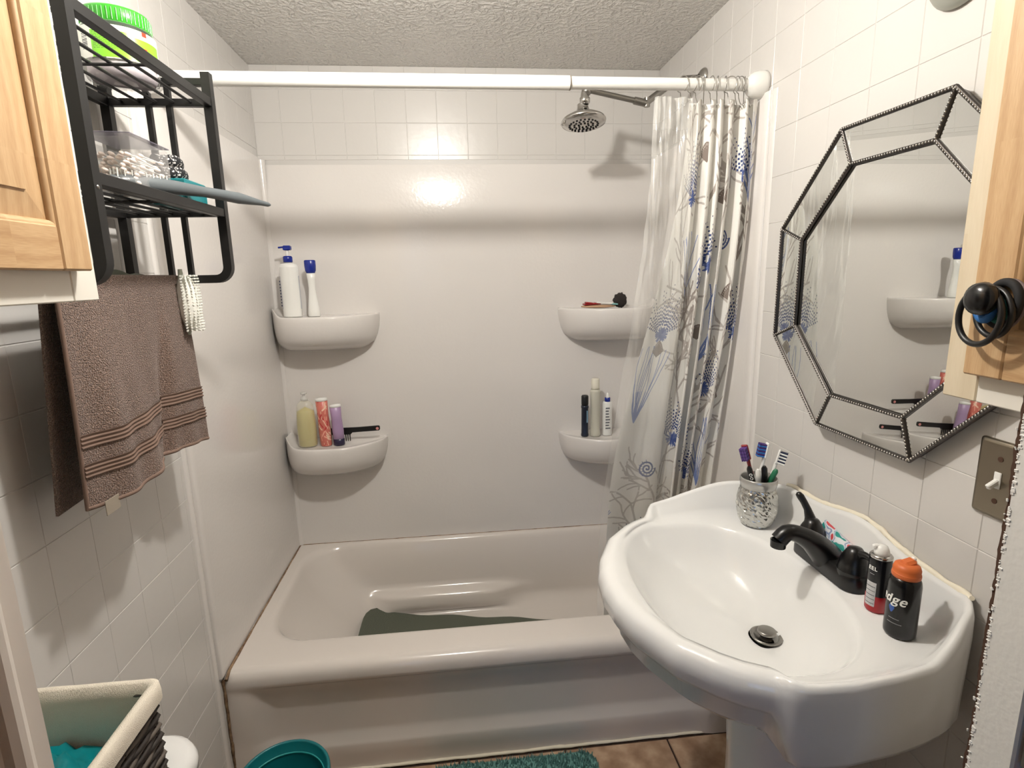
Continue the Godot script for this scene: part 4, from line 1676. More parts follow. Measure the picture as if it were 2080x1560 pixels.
func towel() -> void:
	var t := thing("towel", "brown terry towel hanging from the black rack's lower bar", "towel", v3(0.105, 1.09, 1.145))
	var cols := 56
	var outer := []
	var inner := []
	# front face from the bottom up, over the bar, down the back
	var steps := []
	for i in 36:
		steps.append([0, lerpf(1.112, 1.462, i / 35.0)])
	for i in 7:
		steps.append([1, PI * i / 6.0])
	for i in 30:
		steps.append([2, lerpf(1.462, 1.10, i / 29.0)])
	for s in steps:
		var ra := []
		var rb := []
		for j in cols + 1:
			var z: float = lerpf(0.952, 1.338, j / float(cols))
			var sz := (z - 0.952) / 0.386
			if s[0] == 0:
				var y: float = s[1]
				if y < 1.2:
					y += 0.008 * sin(sz * 6.0) * (1.2 - y) / 0.09 - 0.004 * (1.2 - y) / 0.09
				var x := towel_front(y, z)
				ra.append(v3(x, y, z)); rb.append(v3(x - 0.0045, y, z))
			elif s[0] == 1:
				var a: float = s[1]
				ra.append(v3(0.104 + cos(a) * 0.013, 1.466 + sin(a) * 0.012, z)); rb.append(v3(0.104 + cos(a) * 0.0085, 1.466 + sin(a) * 0.0078, z))
			else:
				var k := (1.462 - float(s[1])) / 0.36
				var x := 0.091 - 0.038 * k + 0.006 * k * sin(sz * 7.0)
				var zz := z + 0.002 * k
				ra.append(v3(x, s[1], zz)); rb.append(v3(x + 0.0045, s[1], zz))
		outer.append(ra)
		inner.append(rb)
	var st := new_st()
	grid(st, outer)
	grid(st, inner, false, true)
	for e in [0, cols]:
		var r := [[], []]
		for i in outer.size():
			r[0].append(outer[i][e]); r[1].append(inner[i][e])
		grid(st, r, false, e == 0)
	grid(st, [outer[0], inner[0]], false, true)
	grid(st, [outer[-1], inner[-1]])
	part("cloth", st, M.towel, t)
	# woven border bands, each of three ridges
	for y0 in [1.232, 1.184]:
		st = new_st()
		var rows := []
		for i in 15:
			var yy: float = y0 - 0.0017 * i
			var row := []
			for j in cols + 1:
				var z: float = lerpf(0.952, 1.338, j / float(cols))
				var bend := 0.010 * sin((z - 0.952) / 0.386 * 6.0) * 0.6
				row.append(v3(towel_front(yy + bend, z) + 0.0008 + 0.0022 * (1 if i % 4 < 2 else 0), yy + bend, z))
			rows.append(row)
		grid(st, rows, false, true)
		part("border_band", st, M.band, t, "ribbed woven band")
	st = new_st()
	var pts := []
	for j in cols + 1:
		pts.append(outer[0][j] + v3(-0.002, 0.003, 0))
	tube(st, pts, 0.0042, 8)
	pts = []
	for i in 36:
		pts.append(outer[i][cols] + v3(-0.002, 0, -0.001))
	tube(st, pts, 0.0034, 8)
	part("hem", st, M.band, t)
	st = new_st()
	bbox(st, v3(0.121, 1.088, 1.285), v3(0.1222, 1.113, 1.322), 0.0003)
	part("care_tag", st, mat(rgb(150, 140, 126), 0.8), t, "grey care tag")
	# dark cloth on the bar behind
	st = new_st()
	var rows := []
	for i in 15:
		var a := PI * i / 14.0
		var row := []
		for j in 21:
			var z := lerpf(1.00, 1.17, j / 20.0)
			var hgt := 0.012 + 0.002 * sin(j * 0.8) + 0.008 * exp(-pow((j - 12) / 6.0, 2))
			if i < 3:
				row.append(v3(0.062 + 0.014, lerpf(1.38, 1.468, i / 3.0), z))
			elif i > 11:
				row.append(v3(0.062 - 0.014, lerpf(1.468, 1.36, (i - 11) / 3.0), z))
			else:
				var aa := PI * (i - 3) / 8.0
				row.append(v3(0.062 + cos(aa) * 0.014, 1.468 + sin(aa) * hgt, z))
		rows.append(row)
	grid(st, rows)
	single("washcloth", st, mat(rgb(88, 92, 80), 0.95), "dark green-grey washcloth hung behind the brown towel", "washcloth")

func bottle(called: String, label: String, c: Vector3, profile: Array, m: Material, oval := 1.0, group := "", category := "bottle", lean := 0.0) -> Node3D:
	var t := thing(called, label, category, c, group)
	var st := new_st()
	lathe(st, Vector3.ZERO, profile, 28, 1.0, oval)
	var b := part("body", st, m, t)
	b.position = Vector3.ZERO
	t.rotation.z = lean
	return t

func addp(t: Node3D, called: String, profile: Array, m: Material, oval := 1.0, label := "", off := Vector3.ZERO) -> MeshInstance3D:
	var st := new_st()
	lathe(st, off, profile, 28, 1.0, oval)
	var p := part(called, st, m, t, label)
	p.position = Vector3.ZERO
	return p

func bottles() -> void:
	var st: SurfaceTool
	var y := 1.3275
	# pump bottle
	var t := bottle("pump_bottle", "tall white pump bottle with blue pump on upper left shelf", v3(0.100, y, 0.10), [[0.0, 0.0], [0.031, 0.0], [0.034, 0.003], [0.034, 0.17], [0.033, 0.186], [0.026, 0.194], [0.015, 0.197], [0.014, 0.2], [0.0, 0.2]], M.white, 0.75)
	addp(t, "label", [[0.0343, 0.03], [0.0343, 0.15]], mat(rgb(196, 198, 204), 0.35), 0.75, "printed grey label")
	st = new_st()
	for i in 9:
		bar(st, v3(-0.0338, 0.04 + i * 0.011, 0.007), v3(-0.0338, 0.046 + i * 0.011, 0.007), 0.001, 0.006, 0.0003)
	var pr := part("print", st, mat(rgb(70, 74, 92), 0.5), t)
	pr.position = Vector3.ZERO
	var front := new_st()
	var rows := []
	for yy in [0.004, 0.182]:
		var row := []
		for i in 17:
			var a := lerpf(2.5, 0.35, i / 16.0)
			row.append(v3(cos(a) * 0.0346, yy, sin(a) * 0.0346 * 0.75))
		rows.append(row)
	grid(front, rows, false, true)
	var fr := part("front_label", front, M.white, t)
	fr.position = Vector3.ZERO
	addp(t, "collar", [[0.0, 0.199], [0.0165, 0.2], [0.0165, 0.218], [0.013, 0.222], [0.0, 0.222]], M.blue)
	addp(t, "neck", [[0.0055, 0.222], [0.0055, 0.242]], M.white)
	st = new_st()
	bbox(st, v3(-0.012, 0.242, -0.011), v3(0.015, 0.259, 0.011), 0.003)
	bar(st, v3(-0.010, 0.254, 0.0), v3(-0.030, 0.252, 0.0), 0.008, 0.006, 0.001)
	var hd := part("pump_head", st, M.blue, t)
	hd.position = Vector3.ZERO
	# slim white bottle with blue cap
	t = bottle("slim_bottle", "slim waisted white bottle with blue cap beside the pump bottle", v3(0.177, y, 0.10), [[0.0, 0.0], [0.020, 0.0], [0.0225, 0.003], [0.0205, 0.03], [0.0155, 0.07], [0.0125, 0.105], [0.0135, 0.135], [0.0165, 0.158], [0.0, 0.16]], M.white, 0.8)
	addp(t, "cap", [[0.0, 0.1585], [0.015, 0.159], [0.019, 0.168], [0.0205, 0.185], [0.0205, 0.203], [0.018, 0.206], [0.0, 0.206]], M.blue, 0.8, "blue cap")
	# lower left
	y = 0.8275
	var amber := glass(Color(0.86, 0.79, 0.40, 0.62), 0.1)
	t = bottle("shower_gel_bottle", "clear bottle of yellow shower gel on lower left shelf", v3(0.113, y, 0.115), [[0.0, 0.0], [0.031, 0.0], [0.035, 0.004], [0.037, 0.06], [0.036, 0.1], [0.033, 0.14], [0.030, 0.165], [0.020, 0.178], [0.013, 0.182], [0.0, 0.182]], glass(Color(0.93, 0.92, 0.86, 0.3), 0.1), 0.72)
	addp(t, "gel", [[0.0, 0.002], [0.031, 0.003], [0.0345, 0.006], [0.036, 0.06], [0.035, 0.1], [0.032, 0.14], [0.0, 0.158]], mat(rgb(204, 192, 104), 0.3), 0.70, "yellow gel")
	addp(t, "pump", [[0.0, 0.181], [0.013, 0.182], [0.013, 0.195], [0.006, 0.198], [0.006, 0.207], [0.012, 0.208], [0.012, 0.214], [0.0, 0.215]], glass(Color(0.9, 0.9, 0.88, 0.45), 0.2), 1.0, "clear pump")
	# coral patterned
	var im := Image.create(128, 128, false, Image.FORMAT_RGB8)
	im.fill(rgb(206, 116, 102))
	for i in 120:
		var p := Vector2(rng.randf() * 128, rng.randf() * 128)
		var d := Vector2.from_angle(rng.randf() * TAU)
		stroke(im, p, p + d * rng.randf_range(8, 20), 2, [rgb(240, 180, 160), rgb(190, 50, 54), rgb(236, 206, 180)][i % 3])
	var cm := mat(Color.WHITE, 0.35)
	cm.albedo_texture = ImageTexture.create_from_image(im)
	t = bottle("coral_bottle", "coral red patterned bottle with white end between yellow and lavender bottles", v3(0.182, y, 0.118), [[0.0, 0.0], [0.018, 0.0], [0.0215, 0.004], [0.0225, 0.06], [0.0205, 0.12], [0.0225, 0.178], [0.0, 0.18]], cm, 0.8, "", "bottle", 0.03)
	addp(t, "end", [[0.0, 0.1785], [0.0222, 0.179], [0.0222, 0.189], [0.0, 0.191]], M.white, 0.8, "white end")
	t = bottle("lavender_bottle", "lavender bottle with white end and dark navy cap below", v3(0.2315, y, 0.118), [[0.0, 0.026], [0.0205, 0.026], [0.0215, 0.06], [0.0195, 0.11], [0.0215, 0.152], [0.0, 0.153]], mat(rgb(170, 144, 180), 0.35), 0.8, "", "bottle", 0.035)
	addp(t, "cap", [[0.0, 0.0], [0.019, 0.0], [0.0212, 0.003], [0.0212, 0.025], [0.0, 0.0262]], mat(rgb(34, 28, 58), 0.3), 0.8, "dark navy cap")
	addp(t, "end", [[0.0, 0.152], [0.0213, 0.1525], [0.0213, 0.162], [0.0, 0.164]], M.white, 0.8, "white end")
	# comb standing on its teeth
	t = thing("comb", "black wide-tooth comb with a long handle on lower left shelf", "comb", v3(0.29, y, 0.078))
	st = new_st()
	var o := [Vector2(0.190, 0.884), Vector2(0.190, 0.858), Vector2(0.268, 0.856), Vector2(0.276, 0.864), Vector2(0.300, 0.865), Vector2(0.380, 0.867), Vector2(0.384, 0.872), Vector2(0.384, 0.883), Vector2(0.380, 0.887), Vector2(0.30, 0.884)]
	slab(st, o, v3(0, 0, 0.074), Vector3.RIGHT, Vector3.UP, v3(0, 0, 0.007))
	part("handle", st, M.black, t)
	for i in 10:
		st = new_st()
		var x := 0.193 + i * 0.008
		tube(st, [v3(x, 0.860, 0.0775), v3(x, 0.829, 0.0775)], [0.0028, 0.0016], 6)
		part("tooth", st, M.black, t)
	st = new_st()
	tube(st, [v3(0.374, 0.876, 0.0805), v3(0.374, 0.876, 0.0822)], 0.0058, 14)
	part("dot", st, mat(rgb(222, 150, 146), 0.5), t, "pink dot")
	# lower right
	y = 0.8055
	t = bottle("dark_bottle", "slim dark navy bottle with black cap on lower right shelf", v3(1.212, y, 0.10), [[0.0, 0.0], [0.0135, 0.0], [0.0155, 0.003], [0.0155, 0.01], [0.014, 0.013], [0.014, 0.118], [0.0155, 0.121], [0.0155, 0.128], [0.012, 0.131], [0.0, 0.131]], mat(rgb(22, 30, 48), 0.3))
	addp(t, "cap", [[0.0, 0.130], [0.0135, 0.131], [0.0145, 0.135], [0.0145, 0.168], [0.012, 0.172], [0.0, 0.172]], M.black)
	st = new_st()
	bbox(st, v3(0.004, 0.06, 0.0125), v3(0.010, 0.11, 0.0142), 0.0004)
	var lb := part("label", st, mat(rgb(120, 150, 170), 0.4), t)
	lb.position = Vector3.ZERO
	t = bottle("tall_bottle", "tall silvery white bottle between two smaller bottles, lower right shelf", v3(1.255, y, 0.10), [[0.0, 0.0], [0.020, 0.0], [0.0225, 0.004], [0.0215, 0.02], [0.019, 0.03], [0.0195, 0.09], [0.0205, 0.16], [0.0215, 0.186], [0.0185, 0.195], [0.0, 0.197]], mat(rgb(198, 196, 182), 0.3))
	addp(t, "cap", [[0.0, 0.196], [0.0165, 0.197], [0.017, 0.205], [0.0165, 0.236], [0.014, 0.24], [0.0, 0.241]], mat(rgb(226, 222, 206), 0.4), 1.0, "cream cap")
	t = bottle("nozzle_bottle", "white bottle with blue collar and pointed tip, lower right shelf", v3(1.306, y, 0.10), [[0.0, 0.0], [0.018, 0.0], [0.02, 0.003], [0.02, 0.135], [0.017, 0.142], [0.0, 0.143]], M.white, 0.75)
	addp(t, "collar", [[0.0, 0.142], [0.0115, 0.1425], [0.0115, 0.158], [0.0, 0.159]], M.blue)
	addp(t, "tip", [[0.006, 0.158], [0.003, 0.176], [0.0, 0.178]], M.white)
	st = new_st()
	for i in 8:
		bbox(st, v3(-0.011, 0.03 + i * 0.012, 0.0145), v3(rng.randf_range(0.002, 0.01), 0.035 + i * 0.012, 0.0153), 0.0003)
	pr = part("print", st, mat(rgb(96, 98, 104), 0.5), t)
	pr.position = Vector3.ZERO
	# upper right: soap packet and dark sponge
	y = 1.3275
	t = thing("soap_packet", "red and white packet lying on the upper right shelf", "packet", v3(1.265, y, 0.11))
	st = new_st()
	rows = []
	for i in 13:
		var u := i / 12.0
		var row := []
		for k in 17:
			var a := TAU * k / 16
			var s := pow(sin(PI * clampf(u * 0.96 + 0.02, 0, 1)), 0.4)
			row.append(v3(lerpf(1.195, 1.33, u), y + 0.008 + sin(a) * 0.007 * s, 0.11 + cos(a) * 0.03 * s))
		rows.append(row)
	grid(st, rows)
	part("wrapper", st, mat(rgb(196, 160, 128), 0.5), t)
	st = new_st()
	bevel(st, v3(1.235, y + 0.018, 0.112), v3(0.066, 0.006, 0.04), 0.002, Basis(Vector3.BACK, 0.05))
	bevel(st, v3(1.222, y + 0.022, 0.120), v3(0.03, 0.006, 0.03), 0.002, Basis(Vector3.BACK, -0.12))
	part("red_fold", st, mat(rgb(150, 26, 32), 0.4), t, "red flap")
	st = new_st()
	bevel(st, v3(1.285, y + 0.0205, 0.118), v3(0.074, 0.005, 0.036), 0.002, Basis(Vector3.BACK, -0.08))
	part("white_fold", st, M.white, t, "white flap")
	st = new_st()
	bevel(st, v3(1.322, y + 0.016, 0.12), v3(0.024, 0.006, 0.034), 0.002, Basis(Vector3.BACK, -0.1))
	part("teal_corner", st, mat(rgb(120, 176, 176), 0.4), t)
	st = new_st()
	var nz := noise(1.0, FastNoiseLite.TYPE_SIMPLEX_SMOOTH, 2, 61)
	rows = []
	for i in 13:
		var b := -PI / 2 + PI * i / 12.0
		var ring := []
		for k in 20:
			var a := TAU * k / 20
			var d := v3(cos(a) * cos(b), sin(b), sin(a) * cos(b))
			ring.append(v3(1.352, y + 0.029, 0.10) + d * v3(0.026, 0.028, 0.026) * (1.0 + 0.25 * nz.get_noise_3dv(d * 2.2)))
		rows.append(ring)
	grid(st, rows, true)
	single("sponge", st, mat(rgb(44, 38, 36), 0.95), "dark lumpy sponge behind the packet on upper right shelf", "sponge")

func toothbrush(label: String, a: Vector3, b: Vector3, handle: Material, neck: Material, brist: Material, tuft: Material, face: Vector3) -> void:
	var t := thing("toothbrush", label, "toothbrush", a, "toothbrushes in the silver cup")
	var d := (b - a).normalized()
	var n := (face - d * face.dot(d)).normalized()
	var L := a.distance_to(b)
	var st := new_st()
	var pts := []
	var rad := []
	for q in [[0.0, 0.004], [0.03, 0.0066], [0.3, 0.0074], [0.5, 0.0064], [0.62, 0.0056]]:
		pts.append(a + d * L * q[0]); rad.append(q[1])
	tube(st, pts, rad, 10)
	part("handle", st, handle, t)
	st = new_st()
	tube(st, [a + d * L * 0.62, a + d * L * 0.72, a + d * L * 0.83], [0.0054, 0.004, 0.0046], 10)
	bevel(st, a + d * L * 0.91, v3(0.0165, 0.0055, L * 0.20), 0.0022, Basis(d.cross(n).normalized() * -1.0, n, d))
	part("neck", st, neck, t)
	var s := d.cross(n).normalized()
	for row in 2:
		st = new_st()
		for i in 8:
			for j in 3:
				if (i % 2 == 0) != (row == 0):
					continue
				var p := a + d * L * (0.835 + i * 0.0205) + s * (j - 1) * 0.0052 + n * 0.002
				tube(st, [p, p + n * 0.0165], [0.0021, 0.0027], 6)
		part("bristles", st, brist if row == 0 else tuft, t)

func cup_point(c: Vector3, prof: Array, rings: int, segs: int, i: float, k: float) -> Vector3:
	var f := clampf(i / rings, 0.0, 1.0) * (prof.size() - 1)
	var q := mini(int(f), prof.size() - 2)
	var r := lerpf(prof[q][0], prof[q + 1][0], f - q)
	var y := lerpf(prof[q][1], prof[q + 1][1], f - q)
	var a := TAU * k / segs
	return c + v3(cos(a) * r, y, sin(a) * r)

func sink_things() -> void:
	var st: SurfaceTool
	var c := v3(1.414, 0.8525, 1.045)
	var t := thing("toothbrush_cup", "round silver glitter cup holding toothbrushes on the sink", "cup", c)
	st = new_st()
	# faceted glitter: every cell a tiny tilted facet
	var prof := [[0.032, 0.0], [0.036, 0.004], [0.0415, 0.018], [0.0455, 0.035], [0.047, 0.05], [0.0462, 0.066], [0.043, 0.084], [0.0395, 0.096]]
	flat(st)
	var ringsn := 28
	var segs := 62
	var jit := []
	for i in ringsn + 1:
		var row := []
		for k in segs:
			var p: Vector3 = cup_point(c, prof, ringsn, segs, float(i) + rng.randf_range(-0.35, 0.35), float(k) + rng.randf_range(-0.4, 0.4))
			var out := (p - c) * v3(1, 0, 1)
			row.append(p + out.normalized() * rng.randf_range(-0.0011, 0.0011))
		jit.append(row)
	for i in ringsn:
		for k in segs:
			var k2 := (k + 1) % segs
			tri(st, jit[i][k], jit[i][k2], jit[i + 1][k2])
			tri(st, jit[i][k], jit[i + 1][k2], jit[i + 1][k])
	part("glitter_body", st, mat(rgb(196, 196, 192), 0.22, 1.0), t)
	st = new_st()
	lathe(st, c, [[0.0, 0.0005], [0.030, 0.0005], null, [0.0392, 0.0955], [0.0412, 0.101], [0.0426, 0.108], [0.0423, 0.118], [0.0408, 0.1205], [0.0393, 0.118], [0.0388, 0.10], [0.036, 0.09], [0.038, 0.06], [0.036, 0.02], [0.0, 0.006]], 48)
	part("rim", st, mat(rgb(186, 185, 181), 0.2, 0.6), t)
	var red := mat(rgb(140, 34, 32), 0.35)
	var navy := mat(rgb(16, 28, 56), 0.35)
	var green := mat(rgb(34, 110, 76), 0.35)
	var purple := mat(rgb(64, 38, 104), 0.6)
	var bl := mat(rgb(50, 110, 186), 0.6)
	toothbrush("toothbrush with purple bristles and red and white handle, leftmost in cup", c + v3(0.016, 0.01, 0.006), c + v3(-0.034, 0.196, -0.014), M.white, red, purple, mat(rgb(90, 60, 130), 0.6), v3(-0.75, 0.1, 0.6))
	toothbrush("white toothbrush with blue and purple bristles in the middle of cup", c + v3(-0.018, 0.01, 0.0), c + v3(0.014, 0.204, 0.004), M.white, M.white, bl, purple, v3(-0.85, 0.25, -0.2))
	toothbrush("dark navy handled toothbrush with blue and white bristles, rightmost in cup", c + v3(-0.006, 0.01, 0.010), c + v3(0.046, 0.186, 0.006), navy, M.white, M.white, navy, v3(0.6, -0.35, 0.5))
	# handles that stand head down
	for q in [["white toothbrush handle end up in the silver cup", c + v3(0.008, 0.012, -0.004), c + v3(-0.018, 0.148, 0.024), M.white_gloss, 0.0060], ["black toothbrush handle with white rings in the silver cup", c + v3(0.008, 0.012, 0.014), c + v3(-0.034, 0.152, 0.012), M.black, 0.0066], ["green translucent toothbrush handle leaning right in the silver cup", c + v3(-0.012, 0.012, -0.010), c + v3(0.034, 0.142, 0.016), green, 0.0066], ["thick black razor handle leaning left in the silver cup", c + v3(0.020, 0.012, 0.004), c + v3(0.006, 0.150, 0.010), M.black_gloss, 0.0072]]:
		st = new_st()
		var a: Vector3 = q[1]
		var b: Vector3 = q[2]
		tube(st, [a, a.lerp(b, 0.3), a.lerp(b, 0.8), a.lerp(b, 0.96), b], [0.003, q[4] * 0.8, q[4], q[4] * 0.95, q[4] * 0.5], 12)
		if q[3] == M.black:
			t = thing("toothbrush", q[0], "toothbrush", a, "toothbrushes in the silver cup")
			part("handle", st, q[3], t)
			for k in 2:
				st = new_st()
				var ring := []
				var cen := a.lerp(b, 0.80 + 0.065 * k)
				var dd := (b - a).normalized()
				var nn := (v3(-0.5, 0.2, 0.8) - dd * dd.dot(v3(-0.5, 0.2, 0.8))).normalized()
				var sd := dd.cross(nn)
				for i in 14:
					var an := TAU * i / 14
					ring.append(cen + nn * 0.0062 + (sd * cos(an) + dd * sin(an)) * 0.0030)
				tube(st, ring, 0.0008, 5, true)
				part("ring_mark", st, M.white, t, "white ring mark")
		else:
			single("toothbrush" if q[4] < 0.0067 else "razor", st, q[3], q[0], "toothbrush" if q[4] < 0.0067 else "razor", "toothbrushes in the silver cup" if q[4] < 0.0067 else "")
	# shaving cans
	c = v3(1.428, 0.8525, 1.470)
	t = thing("shaving_gel_can", "black shaving gel can with an orange cap on the sink", "can", c)
	st = new_st()
	lathe(st, c, [[0.0, 0.0], [0.021, 0.0], [0.0232, 0.003], [0.0236, 0.008], [0.0236, 0.092], [0.0224, 0.100], [0.0195, 0.106], [0.0, 0.107]], 40)
	part("body", st, mat(rgb(12, 12, 13), 0.22), t)
	st = new_st()
	lathe(st, c, [[0.0, 0.105], [0.0205, 0.106], [0.021, 0.110], [0.0205, 0.113], null, [0.0195, 0.1135], [0.020, 0.120], [0.018, 0.126], [0.014, 0.128], [0.0, 0.129]], 36)
	bevel(st, c + v3(0.003, 0.128, -0.002), v3(0.022, 0.012, 0.018), 0.004, Basis(Vector3.BACK, 0.25))
	part("cap", st, mat(rgb(206, 104, 48), 0.5), t, "orange cap")
	st = new_st()
	bevel(st, c + v3(0.015, 0.132, -0.005), v3(0.006, 0.009, 0.008), 0.002)
	part("nozzle", st, M.white, t)
	mesh_part("lettering", can_text("edge", 0.020, 0.0238, c + v3(0, 0.069, 0), -1.42, 0.25), M.white, t)
	var txt := mat(rgb(150, 150, 152), 0.5)
	mesh_part("fine_print", can_text("--------", 0.006, 0.0238, c + v3(0, 0.036, 0), -1.2), txt, t)
	mesh_part("fine_print", can_text("-----------", 0.0048, 0.0238, c + v3(0, 0.028, 0), -1.15), txt, t)
	st = new_st()
	var rows := []
	for q in [0.0, 1.0]:
		var row := []
		for i in 15:
			var a := -1.62 + 0.42 * i / 14.0
			row.append(c + v3(sin(a) * 0.0237, 0.054 + (0.012 * sin(PI * i / 14.0)) * (q * 2 - 1) * 0.7, cos(a) * 0.0237))
		rows.append(row)
	grid(st, rows)
	part("blue_drop", st, mat(rgb(44, 84, 160), 0.35), t)
	c = v3(1.440, 0.8525, 1.402)
	t = thing("shaving_foam_can", "slim black and red can with a white nozzle behind orange-capped can", "can", c)
	st = new_st()
	lathe(st, c, [[0.0, 0.0], [0.016, 0.0], [0.0178, 0.003], [0.018, 0.032]], 32)
	part("red_band", st, mat(rgb(176, 24, 34), 0.3), t, "red lower band")
	st = new_st()
	lathe(st, c, [[0.018, 0.032], [0.018, 0.098], [0.0168, 0.102]], 32)
	part("body", st, mat(rgb(14, 14, 18), 0.25), t)
	st = new_st()
	lathe(st, c, [[0.0168, 0.1018], [0.0182, 0.103], [0.0182, 0.106], [0.016, 0.1085], [0.012, 0.109], [0.0, 0.109]], 32)
	part("metal_rim", st, M.chrome, t)
	st = new_st()
	lathe(st, c, [[0.0, 0.108], [0.012, 0.1085], [0.0125, 0.113], [0.0105, 0.119], [0.0085, 0.1235], [0.0, 0.125]], 24)
	bevel(st, c + v3(-0.009, 0.122, -0.004), v3(0.012, 0.007, 0.008), 0.002)
	part("nozzle", st, M.white, t, "white nozzle")
	st = new_st()
	rows = []
	for y in [0.012, 0.058]:
		var row := []
		for i in 13:
			var a := -1.85 + 1.0 * i / 12.0
			row.append(c + v3(sin(a) * 0.01825, y, cos(a) * 0.01825))
		rows.append(row)
	grid(st, rows, false, true)
	part("label", st, mat(rgb(190, 190, 190), 0.4), t, "white label panel")
	mesh_part("lettering", can_text("EEL", 0.0098, 0.0183, c + v3(0, 0.084, 0), -1.35), M.white, t)
	mesh_part("fine_print", can_text("----", 0.006, 0.0183, c + v3(0, 0.074, 0), -1.35), txt, t)
	for i in 5:
		mesh_part("fine_print", can_text("------", 0.0085, 0.0183, c + v3(0, 0.050 - i * 0.008, 0), -1.35), mat(rgb(90, 90, 96), 0.5), t)
	# toothpaste
	t = thing("toothpaste_tube", "crumpled teal and red toothpaste tube lying behind the faucet", "toothpaste", v3(1.487, 0.855, 1.26))
	var im := Image.create(128, 128, false, Image.FORMAT_RGB8)
	im.fill(rgb(214, 216, 220))
	for x in 128:
		for y in 128:
			var v := sin(x * 0.11 + y * 0.14 + sin(y * 0.2)) + 0.6 * sin(x * 0.23 - y * 0.09)
			if v > 0.75: im.set_pixel(x, y, rgb(40, 138, 130))
			elif v < -0.95: im.set_pixel(x, y, rgb(196, 70, 76))
			elif absf(v) < 0.22: im.set_pixel(x, y, rgb(130, 146, 178))
	var tm := mat(Color.WHITE, 0.28)
	tm.albedo_texture = ImageTexture.create_from_image(im)
	st = new_st()
	rows = []
	var p0 := v3(1.478, 0.905, 1.192)
	var p1 := v3(1.482, 0.876, 1.362)
	for i in 17:
		var u := i / 16.0
		var ctr := p0.lerp(p1, u)
		var thick := lerpf(0.005, 0.0175, ss(0.0, 0.6, u))
		var wide := lerpf(0.023, 0.0155, u)
		var row := []
		for k in 20:
			var a := TAU * k / 20
			row.append(ctr + v3(cos(a) * thick * -0.85 + sin(a) * wide * 0.34, sin(a) * wide * 0.9 + cos(a) * thick * 0.3, 0.002 * sin(u * 14 + a)))
		rows.append(row)
	grid(st, rows, true)
	fan(st, rows[0])
	part("body", st, tm, t)
	st = new_st()
	tube(st, [p1, p1.lerp(p1 + (p1 - p0).normalized() * 0.024, 0.25), p1 + (p1 - p0).normalized() * 0.024], [0.0125, 0.0125, 0.0115], 18)
	part("cap", st, mat(rgb(70, 150, 150), 0.35), t, "teal cap")

